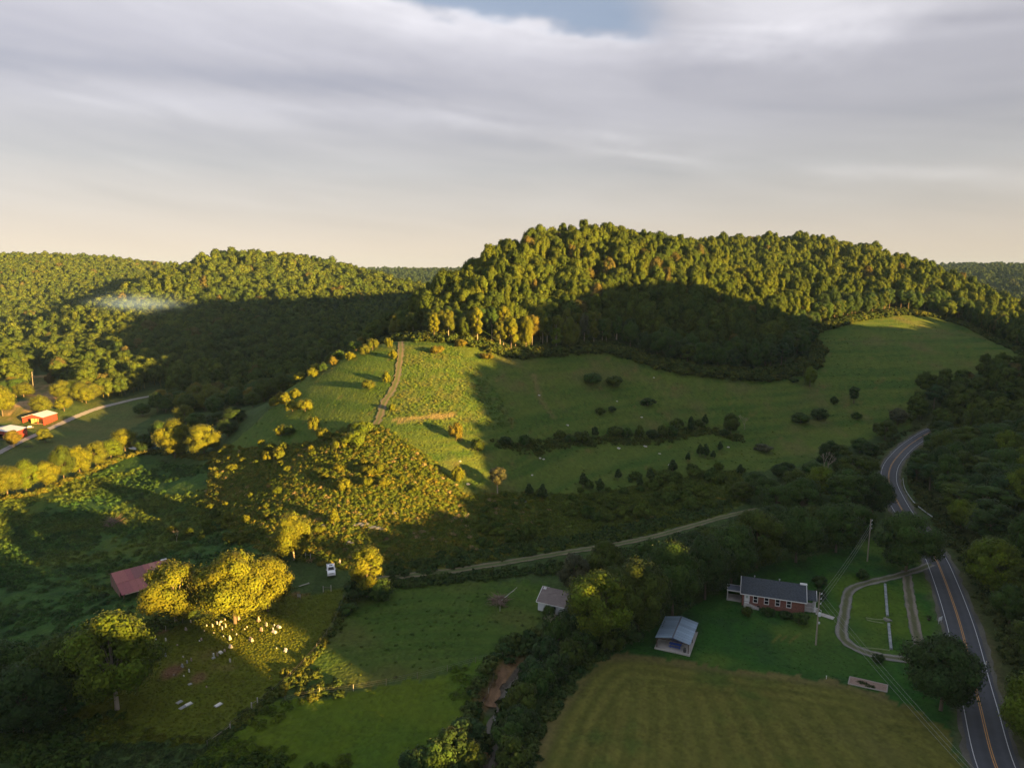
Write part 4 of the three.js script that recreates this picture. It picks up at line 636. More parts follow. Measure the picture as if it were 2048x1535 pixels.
// ------------------------------------------------------------------ low growth: nobody could count it
function tuft(seed, n, w, h, leaf) {                                        // a clump of blades and leaves
  const r = rng(seed), P = [], N = [], C = [], I = [];
  for (let k = 0; k < n; k++) {
    const a = r() * 6.283, d = Math.sqrt(r()) * w, x = Math.cos(a) * d, z = Math.sin(a) * d, y = h * (1 - (d / w) ** 2 * .7) * (.35 + .65 * r()), t = r() * 6.283, s = leaf * (.6 + .8 * r()), cx = Math.cos(t) * s, cz = Math.sin(t) * s, lean = s * (r() - .2), at = P.length / 3, tone = .65 + .7 * r();
    const ox = Math.cos(a) * s, oz = Math.sin(a) * s;                                // each leaf droops outward and shows its upper side
    P.push(x - ox * .55, y + s * .3, z - oz * .55, x + ox * .35 - oz * .5, y - s * .12, z + oz * .35 + ox * .5, x + ox * .5 + oz * .5, y - s * .2 + lean * .2, z + oz * .5 - ox * .5);
    const nn = V(Math.cos(a) * .9 + (r() - .5) * .7, .6, Math.sin(a) * .9 + (r() - .5) * .7).normalize(); for (let q = 0; q < 3; q++) { N.push(nn.x, nn.y, nn.z); C.push(tone, tone, tone); }
    I.push(at, at + 1, at + 2);
  }
  const g = new THREE.BufferGeometry();
  g.setAttribute('position', new THREE.Float32BufferAttribute(P, 3)); g.setAttribute('normal', new THREE.Float32BufferAttribute(N, 3)); g.setAttribute('color', new THREE.Float32BufferAttribute(C, 3)); g.setIndex(I);
  return g;
}
const tufts = [0, 1, 2].map((i) => tuft(1500 + i, 46, .75, .8, .34)), mounds = [0, 1, 2].map((i) => leafCloud(1600 + i, { w: 1, h0: -.3, h1: 1.1, lobes: 6, leaves: 95, size: .42, core: true, lobe: .5 }));
function growth(name, label, shapes, spots, toneOf, category = 'vegetation', low = 1) {  // spots: [x, Z, scale]
  const root = new THREE.Group(); root.name = numbered(name); tag(root, label, category); root.userData.kind = 'stuff'; scene.add(root);
  const r = rng(spots.length + 5), M = new THREE.Matrix4(), Q = new THREE.Quaternion(), Y = V(0, 1, 0), c = new THREE.Color(), per = shapes.map(() => []);
  spots.forEach((s) => per[Math.floor(r() * shapes.length)].push(s));
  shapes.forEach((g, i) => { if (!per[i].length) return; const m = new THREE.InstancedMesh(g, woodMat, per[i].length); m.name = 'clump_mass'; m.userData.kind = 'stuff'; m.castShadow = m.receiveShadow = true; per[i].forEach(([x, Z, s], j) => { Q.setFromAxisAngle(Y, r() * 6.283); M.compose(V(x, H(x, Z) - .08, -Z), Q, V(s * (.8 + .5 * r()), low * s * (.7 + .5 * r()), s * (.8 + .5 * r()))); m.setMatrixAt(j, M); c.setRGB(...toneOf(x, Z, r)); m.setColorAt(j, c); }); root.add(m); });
}
const soil = (k, spread = .5, warm = .12) => (x, Z, r) => { const c = landAt(x, Z)[1], g = k * (1 - spread / 2 + spread * r()), w = (r() - .4) * warm * 2; return [c[0] * g * (1 + w), c[1] * g, c[2] * g * (1 - w * .5)]; };
const bounds = (poly) => [Math.min(...poly.map((p) => p[0])), Math.max(...poly.map((p) => p[0])), Math.min(...poly.map((p) => p[1])), Math.max(...poly.map((p) => p[1]))];
const over = (seed, poly, gap, ok = () => true) => scatter(seed, ...bounds(poly), gap, (x, Z, k) => inside(poly, x, Z) && inView(x, H(x, Z), Z, 20) && ok(x, Z, k));
const clearOf = (x, Z) => lineDist(trackLine, x, Z) > 2.2 && lineDist(hillTrackLine, x, Z) > 2.4;
growth('meadow_weeds', 'tall rank weeds covering the left meadow', tufts, over(201, leftWeeds, 1.15, (x, Z, k) => k < .5 + .9 * fbm(x * .06, Z * .06, 2, 5)).map(([x, Z, s]) => [x, Z, s * 1.25]), soil(1.12, .6));
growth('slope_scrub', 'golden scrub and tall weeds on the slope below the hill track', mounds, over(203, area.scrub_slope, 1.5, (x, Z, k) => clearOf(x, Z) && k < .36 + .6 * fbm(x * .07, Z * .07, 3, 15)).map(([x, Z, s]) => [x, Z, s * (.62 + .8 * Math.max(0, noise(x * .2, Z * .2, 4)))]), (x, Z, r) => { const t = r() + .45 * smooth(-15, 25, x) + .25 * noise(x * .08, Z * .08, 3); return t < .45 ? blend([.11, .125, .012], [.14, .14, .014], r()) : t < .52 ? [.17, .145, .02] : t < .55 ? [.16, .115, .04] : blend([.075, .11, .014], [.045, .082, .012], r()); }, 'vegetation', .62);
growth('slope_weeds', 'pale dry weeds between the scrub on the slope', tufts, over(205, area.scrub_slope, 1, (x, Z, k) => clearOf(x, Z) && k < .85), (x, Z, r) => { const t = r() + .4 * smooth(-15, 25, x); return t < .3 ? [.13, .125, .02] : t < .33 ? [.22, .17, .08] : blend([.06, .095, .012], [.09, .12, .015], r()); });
growth('crop_leaves', 'rows of leafy crop on the sunlit plot beside the hill track', tufts, over(207, area.crop_plot, 1.2, (x, Z, k) => swath(x, Z) < .3 && clearOf(x, Z) && Math.sin((Z * .8 + x * .75 + 3 * noise(x * .02, Z * .02, 6)) * 2 * Math.PI / 2.3) < .35 && k < .75).map(([x, Z, s]) => [x, Z, s * .75]), soil(1.25, .5));
growth('pasture_tufts', 'tufts of grass and weeds on the hill pasture', tufts, over(209, pasture, 3.6, (x, Z, k) => !inside(area.crop_plot, x, Z) && !inside(area.scrub_slope, x, Z) && clearOf(x, Z) && k < .34 + .9 * fbm(x * .05, Z * .1, 3, 35)).map(([x, Z, s]) => [x, Z, s * .62]), soil(1.1, .5, .2));
growth('field_weeds', 'clumps of weeds in the lower field and its edges', tufts, over(211, area.lower_field, 1.5, (x, Z, k) => { const p = project(x, 0, Z); return k < smooth(.05, .5, fbm(x * .07, Z * .07, 2, 45)) * .8 + smooth(1500, 1540, p[1]) * smooth(760, 560, p[0]) + smooth(860, 960, p[0]) * .7; }).map(([x, Z, s]) => [x, Z, s * 1.1]), soil(1.0, .6));
growth('meadow_tufts', 'tufts in the mown meadow between the cemetery and the creek', tufts, over(213, area.mown_meadow, 2.1, (x, Z, k) => k < .35 + .8 * fbm(x * .1, Z * .1, 2, 55)).map(([x, Z, s]) => [x, Z, s * .5]), soil(1.05, .5));
const strip = (seed, pts, step, width, s0) => { const r = rng(seed), out = []; const line = fine(outline(pts), step); for (const [x, Z] of line) for (let k = 0; k < Math.max(1, width * 1.1); k++) out.push([x + (r() - .5) * 2 * width, Z + (r() - .5) * 2 * width, s0 * (.6 + .8 * r())]); return out; };
growth('fence_row', 'overgrown weedy strip along the cemetery fence', mounds, [...strip(221, [[695, 1200], [665, 1262], [625, 1312], [596, 1345], [575, 1370], [540, 1398], [510, 1420], [480, 1446], [450, 1472], [420, 1490]], .8, 1, .72), ...strip(222, [[590, 1350], [620, 1368], [660, 1385]], .7, 3, .7)], (x, Z, r) => blend([.04, .075, .016], [.11, .12, .018], r()));
growth('track_verge', 'rough green verge between the farm track and the meadow', mounds, [...strip(223, [[770, 1172], [840, 1166], [900, 1160], [980, 1150], [1060, 1142], [1110, 1140]], .8, 1.6, 1), ...strip(224, [[1110, 1140], [1180, 1130], [1260, 1112], [1340, 1092], [1420, 1066]], .9, 2.2, 1.3), ...strip(225, [[780, 1140], [900, 1122], [1050, 1098], [1200, 1075], [1350, 1040], [1450, 1010]], 1, 3, 1)], (x, Z, r) => blend([.03, .065, .018], [.06, .095, .02], r()));
growth('creek_growth', 'tangle of weeds and saplings along the creek', mounds, [...strip(226, [[1150, 1255], [1095, 1300], [1050, 1350], [1010, 1420], [1005, 1480], [1000, 1560]], .6, 3.4, 1.5).filter(([x, Z]) => lineDist(creekLine, x, Z) > 2.2 && lineDist(bankLine, x, Z) > 3), ...strip(227, [[1050, 1285], [1015, 1325], [975, 1385], [960, 1430], [940, 1500], [860, 1560]], .7, 2.6, 1.15).filter(([x, Z]) => lineDist(creekLine, x, Z) > 2.6 && lineDist(bankLine, x, Z) > 2.2), ...strip(228, [[1215, 1303], [1165, 1335], [1110, 1400], [1070, 1480], [1050, 1545]], .7, 1.4, .8)], (x, Z, r) => blend([.028, .065, .018], [.075, .1, .022], r()));
growth('corner_growth', 'dark leafy growth in the bottom left corner', mounds, [...strip(229, [[-20, 1490], [60, 1500], [150, 1515]], .7, 3, 1.1), ...strip(232, [[420, 1545], [500, 1532], [570, 1545]], .7, 2.5, .9), ...strip(230, [[60, 1440], [160, 1455], [220, 1440]], .9, 2, .7)], (x, Z, r) => blend([.03, .065, .012], [.06, .095, .014], r()));
growth('corner_weeds', 'rough weedy grass along the bottom edge left of the fence', tufts, strip(234, [[120, 1470], [260, 1510], [400, 1520], [520, 1540]], .35, 5, .8), soil(1.05, .6));
growth('wood_skirt', 'undergrowth along the foot of the hill wood', mounds, strip(231, [[775, 684], [850, 678], [950, 686], [1010, 706], [1110, 702], [1200, 696], [1270, 711], [1340, 733], [1450, 748], [1560, 748], [1632, 712], [1616, 668], [1645, 655], [1700, 640], [1790, 627], [1880, 634], [1940, 655], [2060, 716]], .8, 3.4, 2.1), (x, Z, r) => blend([.035, .06, .012], [.09, .1, .016], r() ** 2));
growth('roadside_growth', 'weeds and brush along both sides of the road', mounds, fine(roadLine, 1.6).flatMap(([x, Z], i) => { const r = rng(7000 + i), out = []; for (let k = 0; k < 3; k++) out.push([x + 6.6 + r() * 5 , Z - 2 + r() * 4, .7 + r() * .9]); if (Z > 205) out.push([x - 6.2 - r() * 4, Z + 3 * r(), .6 + r() * .8]); return out; }).filter(([x, Z]) => lineDist(roadLine, x, Z) > 5.6 && Z > 60), (x, Z, r) => blend([.035, .06, .018], [.075, .09, .024], r()));
growth('meadow_row', 'sunlit weeds at the foot of the yellow tree row', mounds, strip(233, [[-20, 1005], [60, 990], [150, 958], [230, 922], [300, 905], [420, 915], [430, 960], [425, 1010]], 1, 1.6, 1.1), (x, Z, r) => blend([.06, .09, .018], [.14, .13, .02], r()));

growth('cemetery_grass', 'short grass of the cemetery lawn', tufts, over(215, area.cemetery_lawn, .62).map(([x, Z, s]) => [x, Z, s * .3]), soil(1.15, .4, .1));
growth('lawn_grass', 'short grass of the church lawn', tufts, over(217, area.church_lawn, 1.1, (x, Z) => nearRoad(x, Z) > 3.4).map(([x, Z, s]) => [x, Z, s * .26]), soil(1.05, .4, .1));

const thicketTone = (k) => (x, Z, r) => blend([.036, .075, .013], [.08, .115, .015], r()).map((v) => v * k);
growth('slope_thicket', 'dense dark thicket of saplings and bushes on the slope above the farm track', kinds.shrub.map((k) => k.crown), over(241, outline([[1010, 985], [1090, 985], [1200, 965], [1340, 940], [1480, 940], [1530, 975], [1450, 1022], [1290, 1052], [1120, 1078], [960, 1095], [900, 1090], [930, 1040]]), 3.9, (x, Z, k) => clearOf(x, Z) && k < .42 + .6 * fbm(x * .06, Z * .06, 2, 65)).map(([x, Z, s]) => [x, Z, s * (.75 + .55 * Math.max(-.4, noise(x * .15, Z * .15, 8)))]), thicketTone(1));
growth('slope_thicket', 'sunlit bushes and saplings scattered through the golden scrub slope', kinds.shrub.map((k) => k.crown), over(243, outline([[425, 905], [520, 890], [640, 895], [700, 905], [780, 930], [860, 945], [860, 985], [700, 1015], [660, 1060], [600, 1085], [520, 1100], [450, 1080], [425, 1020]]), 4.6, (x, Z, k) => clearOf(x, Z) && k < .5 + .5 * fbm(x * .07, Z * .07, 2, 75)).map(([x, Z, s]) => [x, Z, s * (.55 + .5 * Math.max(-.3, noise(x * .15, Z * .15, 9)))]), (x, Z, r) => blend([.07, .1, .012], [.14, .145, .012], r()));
growth('meadow_bushes', 'bushy growth between the left meadow and the scrub slope', kinds.shrub.map((k) => k.crown), over(245, outline([[400, 1000], [440, 990], [480, 1060], [540, 1100], [560, 1130], [500, 1110], [430, 1080], [350, 1090], [330, 1060], [390, 1060]]), 3.4, (x, Z, k) => k < .6).map(([x, Z, s]) => [x, Z, s * .62]), (x, Z, r) => blend([.045, .08, .012], [.11, .125, .012], r()));
growth('pasture_scrub', 'low ragged scrub round the bushes on the shaded pasture', mounds, strip(247, [[1000, 890], [1060, 898], [1120, 886], [1200, 880], [1300, 880], [1360, 870], [1420, 862], [1480, 878]], .9, 3, .85), (x, Z, r) => blend([.045, .08, .013], [.09, .105, .02], r()));

// ------------------------------------------------------------------ buildings
const part = (name, geo, mat, parent, label) => { const m = mesh(name, geo, mat, parent); if (label) m.userData.label = label; return m; };
const facing = (a, b) => Math.atan2(b[1] - a[1], b[0] - a[0]);               // turn that lays the local x axis along a -> b (x, Z)
function stripes(n, size, low, high, across, seed, amount = .5) { return noiseTile(n, size, low, high, tiled((u, v) => clamp(.5 + amount * (Math.sin((across ? u : v) * 2 * Math.PI * 16) * .5) + .35 * fbm(u * 12, v * 12, 3, seed)))); }
const white = matte(lin(.74, .75, .76), .6), glass = new THREE.MeshPhysicalMaterial({ color: lin(.012, .014, .018), roughness: .08 }), concrete = new THREE.MeshStandardMaterial({ color: lin(.42, .4, .38), map: gravelTile, roughness: .9 }), darkWood = matte(lin(.09, .06, .045), .9), steel = matte(lin(.4, .42, .45), .5, { metalness: .6 });
const flatPoly = (pts, depth) => { const s = new THREE.Shape(pts.map(([a, b]) => new THREE.Vector2(a, b))); return new THREE.ExtrudeGeometry(s, { depth, bevelEnabled: false }); };
function slab(a, b, c, d, t) {                                              // a roof plane with thickness: corners in order, t upward
  const n = V(0, 0, 0).subVectors(b, a).cross(V(0, 0, 0).subVectors(d, a)).normalize(); if (n.y < 0) n.negate();
  const lo = [a, b, c, d], hi = lo.map((p) => p.clone().addScaledVector(n, t)), P = [], UV = [], q = (p0, p1, p2, p3) => { for (const p of [p0, p1, p2, p0, p2, p3]) P.push(p.x, p.y, p.z); const w = p0.distanceTo(p1), h = p1.distanceTo(p2); UV.push(0, 0, w, 0, w, h, 0, 0, w, h, 0, h); };
  const ccw = V(0, 0, 0).subVectors(b, a).cross(V(0, 0, 0).subVectors(d, a)).dot(n) > 0, o = ccw ? [0, 1, 2, 3] : [0, 3, 2, 1];
  q(hi[o[0]], hi[o[1]], hi[o[2]], hi[o[3]]); q(lo[o[0]], lo[o[3]], lo[o[2]], lo[o[1]]); for (let k = 0; k < 4; k++) { const i = o[k], j = o[(k + 1) % 4]; q(lo[i], lo[j], hi[j], hi[i]); }
  const g = new THREE.BufferGeometry(); g.setAttribute('position', new THREE.Float32BufferAttribute(P, 3)); g.setAttribute('uv', new THREE.Float32BufferAttribute(UV, 2)); g.computeVertexNormals(); return g;
}
const gableWall = (L, W, h, rise, base = -.8) => { const g = flatPoly([[-W / 2, base], [W / 2, base], [W / 2, h], [0, h + rise], [-W / 2, h]], L); return g.rotateY(Math.PI / 2).translate(-L / 2, 0, 0); };   // ridge along x

// --- the brick church
{
  const A = onLevel(1484, 1209, 1), B = onLevel(1608, 1228, 1), turn = facing(A, B), L = 13.2, W = 7.6, hw = 3.15, rise = 2.05, mx = (A[0] + B[0]) / 2, mz = (A[1] + B[1]) / 2;
  const t = thing('brick_church', 'long red brick church with dark shingle roof and white columned porch', 'church', V(mx - Math.sin(turn) * W / 2, 1, -(mz + Math.cos(turn) * W / 2)), turn);
  const brick = new THREE.MeshStandardMaterial({ color: lin(.21, .088, .07), map: noiseTile(256, 1.6, .6, 1.4, (u, v) => { const row = Math.floor(v * 20), col = Math.floor(u * 7 + (row % 2) * .5); const fu = (u * 7 + (row % 2) * .5) % 1, fv = (v * 20) % 1; return fu < .06 || fv < .14 ? .85 : hash2(((col % 7) + 7) % 7, row, 3); }), roughness: .9 });
  const shingle = new THREE.MeshStandardMaterial({ color: lin(.04, .05, .065), map: noiseTile(256, 4, .7, 1.3, (u, v) => hash2(Math.floor(u * 14 + (Math.floor(v * 24) % 2) * .5) % 14, Math.floor(v * 24), 9)), roughness: .9 });
  const body = part('wall', gableWall(L, W, hw, rise - .1), brick, t);
  const ov = .45, r0 = V(-L / 2 - .35, hw + rise + .03, 0), r1 = V(L / 2 + .35, hw + rise + .03, 0), drop = rise / (W / 2) * ov;
  part('roof', [slab(V(-L / 2 - .35, hw - drop + .03, W / 2 + ov), V(L / 2 + .35, hw - drop + .03, W / 2 + ov), r1, r0, .12), slab(V(L / 2 + .35, hw - drop + .03, -W / 2 - ov), V(-L / 2 - .35, hw - drop + .03, -W / 2 - ov), r0, r1, .12)], shingle, t);
  for (const s of [-1, 1]) part('eave_trim', box(L + .9, .2, .08, 0, hw - drop - .05, s * (W / 2 + ov + .05)), white, t);
  for (const s of [-1, 1]) { const m = part('barge_board', [bar(V(s * (L / 2 + .42), hw - drop, W / 2 + ov), V(s * (L / 2 + .42), hw + rise + .1, 0), .09, 4), bar(V(s * (L / 2 + .42), hw - drop, -W / 2 - ov), V(s * (L / 2 + .42), hw + rise + .1, 0), .09, 4)], white, t); }
  const win = (x, z, s) => { const f = part('window', [box(1.06, .12, .12, x, 2.62, z), box(1.06, .12, .14, x, 1.04, z), box(.13, 1.46, .12, x - .47, 1.83, z), box(.13, 1.46, .12, x + .47, 1.83, z), box(.8, .09, .1, x, 1.83, z)], white, t); part('pane', [box(.8, .66, .04, x, 1.46, z - s * .02), box(.8, .66, .04, x, 2.22, z - s * .02)], glass, f); return f; };
  for (const x of [-3.7, -1.35, 1.0, 3.35]) { win(x, W / 2 + .03, 1); win(x, -W / 2 - .03, -1); }
  const door = part('side_door', box(.95, 2.05, .1, -5.55, 1.65, W / 2 + .04), white, t, 'white side door with a glazed top'); part('door_glass', box(.5, .6, .04, -5.55, 2.2, W / 2 + .1), matte(lin(.42, .5, .46), .2), door); part('door_frame', [box(.1, 2.2, .14, -6.1, 1.7, W / 2 + .05), box(.1, 2.2, .14, -5, 1.7, W / 2 + .05), box(1.2, .1, .14, -5.55, 2.8, W / 2 + .05)], white, door);
  const steps = part('side_steps', [0, 1, 2, 3, 4].map((k) => box(.42, .62 - k * .14 + .5, 1.1, -4.78 + k * .42, (.62 - k * .14 - .5) / 2, W / 2 + .62)).concat([box(1.2, 1.12, 1.1, -5.6, .06, W / 2 + .62)]), concrete, t);
  part('handrail', [bar(V(-6.15, .6, W / 2 + 1.12), V(-6.15, 1.55, W / 2 + 1.12), .03), bar(V(-5, .6, W / 2 + 1.12), V(-5, 1.55, W / 2 + 1.12), .03), bar(V(-3.1, 0, W / 2 + 1.12), V(-3.1, .95, W / 2 + 1.12), .03), bar(V(-6.15, 1.55, W / 2 + 1.12), V(-5, 1.55, W / 2 + 1.12), .03), bar(V(-5, 1.55, W / 2 + 1.12), V(-3.1, .95, W / 2 + 1.12), .03)], matte(lin(.02, .02, .02), .5), steps);
  part('crawl_vent', box(.5, .32, .06, -3, .22, W / 2 + .02), matte(lin(.015, .015, .015), .8), t);
  for (const x of [-4.1, 1.3]) part('roof_vent', [cyl(.12, .12, .5, x, hw + rise + .2, -.25), cyl(.2, .2, .06, x, hw + rise + .46, -.25)], steel, t);
  part('downspout', box(.1, hw - .2, .1, L / 2 - .3, hw / 2 - .1, W / 2 + .08), matte(lin(.16, .07, .06), .6), t);
  // flat canopy at the left end
  const cx = -L / 2 - 1.75; const can = part('canopy', [box(3.2, .22, .12, cx, 2.42, 2.35), box(3.2, .22, .12, cx, 2.42, -.75), box(.12, .22, 3.1, cx - 1.6, 2.42, .8)], white, t, 'white flat canopy over the left end door'); part('canopy_roof', box(3.05, .06, 2.95, cx, 2.46, .8), matte(lin(.16, .19, .26), .5), can);
  for (const [x, z] of [[-1.5, 2.2], [-1.5, -.6]]) part('canopy_post', box(.1, 3, .1, cx + x, .85, z), white, t); part('canopy_slab', box(3.3, .5, 3.3, cx, -.1, .8), concrete, t);
  // columned porch at the right end
  const px = L / 2 + 1.35, ph = 2.75, pr = 1.35, pw = 4.6;
  part('porch_roof', [slab(V(L / 2 + .05, ph, pw / 2), V(px + 1.2, ph, pw / 2), V(px + 1.2, ph + pr, 0), V(L / 2 + .05, ph + pr, 0), .1), slab(V(px + 1.2, ph, -pw / 2), V(L / 2 + .05, ph, -pw / 2), V(L / 2 + .05, ph + pr, 0), V(px + 1.2, ph + pr, 0), .1)], shingle, t);
  part('pediment', [flatPoly([[-pw / 2 + .1, ph - .22], [pw / 2 - .1, ph - .22], [pw / 2 - .1, ph], [0, ph + pr - .08], [-pw / 2 + .1, ph]], .14).rotateY(Math.PI / 2).translate(px + 1, 0, 0), bar(V(px + 1.22, ph, pw / 2), V(px + 1.22, ph + pr + .12, 0), .08, 4), bar(V(px + 1.22, ph, -pw / 2), V(px + 1.22, ph + pr + .12, 0), .08, 4)], white, t);
  for (const z of [-1.9, -.75, .75, 1.9]) part('column', [cyl(.13, .15, 2.3, px + .95, 1.38, z, 12), box(.38, .12, .38, px + .95, .2, z), box(.36, .12, .36, px + .95, 2.5, z)], white, t);
  part('porch_floor', [box(2.6, .9, 4.4, px - .02, -.3, 0), box(.4, .75, 3.2, px + 1.5, -.4, 0), box(.4, .6, 3.2, px + 1.9, -.48, 0)], concrete, t);
  part('porch_railing', [box(2.2, .07, .06, px, 1.05, 2.1), ...Array.from({ length: 8 }, (_, k) => box(.05, .85, .05, px - 1 + k * .28, .6, 2.1)), bar(V(px + 1.1, 1.05, 1.6), V(px + 2.3, .5, 1.6), .04), bar(V(px + 2.3, .5, 1.6), V(px + 2.3, -.5, 1.6), .04)], white, t);
  const fd = part('front_door', box(.08, 2.1, 1.7, L / 2 + .05, 1.25, 0), white, t); part('steeple_base', box(1.5, .3, .5, L / 2 - .2, hw + rise + .2, 0), white, t, 'white cap on the ridge at the porch end');
}
structure(mesh('footpath', ribbon(fine([[1633, 1226], [1650, 1231], [1668, 1237]].map(([a, b]) => ground(a, b)), .8), [.75, .75], .1, 3), concrete));

// --- the pavilion
{
  const A = onLevel(1305, 1294, .3), B = onLevel(1375.6, 1310, .3), C = onLevel(1400.6, 1265.6, .3), W = Math.hypot(B[0] - A[0], B[1] - A[1]), D = Math.hypot(C[0] - B[0], C[1] - B[1]), turn = facing(A, B);
  const cx = (A[0] + C[0]) / 2, cz = (A[1] + C[1]) / 2, t = thing('picnic_pavilion', 'open picnic pavilion with a low blue grey metal gable roof on a concrete slab', 'pavilion', V(cx, .3, -cz), turn);
  part('floor_slab', new RoundedBoxGeometry(W, .5, D, 2, .04).translate(0, -.1, 0), concrete, t);
  const h = 2.2, top = 2.95, ww = W / 2 - .25, dd = D / 2 - .1, tin = (k) => new THREE.MeshStandardMaterial({ color: lin(.27 * k, .37 * k, .48 * k), roughness: .45, metalness: .25, map: tarTile }), tins = [tin(1), tin(.86), tin(1.1), tin(.95)];
  const roof = part('ridge_cap', box(.3, .05, dd * 2, 0, top + .1, 0), matte(lin(.12, .13, .16), .5), t);
  const rr = rng(31); for (const s of [-1, 1]) for (let i = 0; i < 10; i++) { const z0 = -dd + i * dd / 5 + .012, z1 = -dd + (i + 1) * dd / 5 - .012; part('roof_panel', slab(V(s * .02, top, z0), V(s * .02, top, z1), V(s * (ww + .2), h + .02, z1), V(s * (ww + .2), h + .02, z0), .04 + .008 * (i % 2)), tins[Math.floor(rr() * 4)], t); }
  for (const s of [-1, 1]) for (let i = 0; i < 11; i++) { const z = -dd + i * dd / 5; part('roof_rib', bar(V(s * .1, top + .055, z), V(s * (ww + .2), h + .075, z), .022, 4), tins[1], t); }
  for (const z of [-dd + .3, 0, dd - .3]) { part('truss', [bar(V(-ww, h - .08, z), V(ww, h - .08, z), .07, 4), bar(V(-ww, h - .05, z), V(0, top - .06, z), .06, 4), bar(V(ww, h - .05, z), V(0, top - .06, z), .06, 4), bar(V(0, h - .08, z), V(0, top - .06, z), .05, 4)], darkWood, t); for (const s of [-1, 1]) part('post', box(.15, h, .15, s * (ww - .15), h / 2 + .1, z), darkWood, t); }
  for (const s of [-1, 1]) part('eave_beam', box(.12, .18, dd * 2, s * (ww - .15), h - .05, 0), darkWood, t);
  const local = (x, z) => V(x, .45, z).applyAxisAngle(V(0, 1, 0), turn).add(V(cx, 0, -cz));
  const blue = matte(lin(.03, .09, .42), .6);
  [[.3, 3.2, 'blue picnic table under the front of the pavilion, nearest the open gable'], [.35, .9, 'blue picnic table in the middle of the pavilion, half hidden by its roof']].forEach(([x, z, label]) => { const k = thing('picnic_table', label, 'table', local(x, z), turn); part('tabletop', Array.from({ length: 5 }, (_, i) => box(2.4, .05, .16, 0, .75, -.36 + i * .18)), blue, k); for (const s of [-1, 1]) part('bench', [box(2.4, .05, .14, 0, .45, s * .66), box(2.4, .05, .14, 0, .45, s * .82)], blue, k); for (const s of [-1, 1]) part('leg', [bar(V(s * .9, 0, -.7), V(s * .9, .72, .25), .05, 4), bar(V(s * .9, 0, .7), V(s * .9, .72, -.25), .05, 4), box(.08, .08, 1.6, s * .9, .4, 0)], blue, k); });
  const bin = thing('trash_barrel', 'dark round barrel beside the front right pavilion post', 'barrel', local(2.4, 4.2), turn); part('barrel_body', new THREE.LatheGeometry([[0, 0], [.28, 0], [.3, .1], [.29, .3], [.31, .45], [.29, .6], [.3, .85], [.27, .86], [.26, .7], [0, .68]].map(([a, b]) => new THREE.Vector2(a, b)), 16), matte(lin(.05, .05, .055), .6), bin); part('rim', new THREE.TorusGeometry(.29, .02, 6, 16).rotateX(Math.PI / 2).translate(0, .86, 0), steel, bin);
}
// --- the white shed
{
  const A = onLevel(1079, 1221, .3), B = onLevel(1124, 1231.5, .3), turn = facing(A, B), L = Math.hypot(B[0] - A[0], B[1] - A[1]) + .8, D = 7.2, h = 2.3, rise = 1.9, s = Math.sin(turn), c = Math.cos(turn), mx = (A[0] + B[0]) / 2, mz = (A[1] + B[1]) / 2;
  const t = thing('white_shed', 'old white board shed with a rusty brown roof, half hidden behind the bright olive tree', 'shed', V(mx - s * D / 2, .3, -(mz + c * D / 2)), turn);
  const plank = new THREE.MeshStandardMaterial({ color: lin(.62, .66, .7), roughness: .8, map: tarTile }), rust = new THREE.MeshStandardMaterial({ color: lin(.15, .125, .12), map: noiseTile(256, 3, .45, 1.5, tiled((u, v) => clamp(.5 + .5 * fbm(u * 4, v * 14, 4, 91)))), roughness: .8 });
  part('wall', gableWall(L - .1, D - .1, h, rise - .08), matte(lin(.3, .32, .34), .9), t);
  for (let k = 0; k < 14; k++) { const w = (L - .02) / 14; part('board', box(w - .03, h + .55, .05, -L / 2 + w * (k + .5), h / 2 - .28, D / 2 - .02 + .008 * (k % 3)), plank, t); }
  for (let k = 0; k < 16; k++) { const w = D / 16, z = -D / 2 + w * (k + .5), hh = h + rise * (1 - Math.abs(z) / (D / 2)) - .12; part('board', box(.05, hh + .55, w - .03, -L / 2 + .02 - .008 * (k % 3), hh / 2 - .28, z), plank, t); }
  part('roof', [slab(V(-L / 2 - .3, h - .1, D / 2 + .3), V(L / 2 + .3, h - .1, D / 2 + .3), V(L / 2 + .3, h + rise + .05, 0), V(-L / 2 - .3, h + rise + .05, 0), .06), slab(V(L / 2 + .3, h - .1, -D / 2 - .3), V(-L / 2 - .3, h - .1, -D / 2 - .3), V(-L / 2 - .3, h + rise + .05, 0), V(L / 2 + .3, h + rise + .05, 0), .06)], rust, t);
  part('fascia', [box(L + .6, .16, .05, 0, h - .12, D / 2 + .33), bar(V(-L / 2 - .33, h - .08, D / 2 + .3), V(-L / 2 - .33, h + rise + .08, 0), .09, 4), bar(V(-L / 2 - .33, h - .08, -D / 2 - .3), V(-L / 2 - .33, h + rise + .08, 0), .09, 4)], white, t);
  for (let k = 0; k < 5; k++) part('light_patch', box(.7, .03, .6, -L / 2 + .4 + k * .28, h + rise - .05 - k * .42, .45 + k * .6, 0, 0, .48), matte(lin(.5, .5, .52), .6), t, 'pale bare metal patch along the roof edge');
  part('window', [box(.62, .06, .06, 1, 1.85, D / 2 + .03), box(.62, .06, .06, 1, 1.15, D / 2 + .03), box(.06, .7, .06, .72, 1.5, D / 2 + .03), box(.06, .7, .06, 1.28, 1.5, D / 2 + .03)], white, t).add(new THREE.Mesh(box(.5, .64, .03, 1, 1.5, D / 2 + .025), glass)); t.children.at(-1).children[0].name = 'pane';
  part('shed_door', box(1, 1.9, .06, -1.1, .95, D / 2 + .04), matte(lin(.5, .53, .57), .8), t);
}
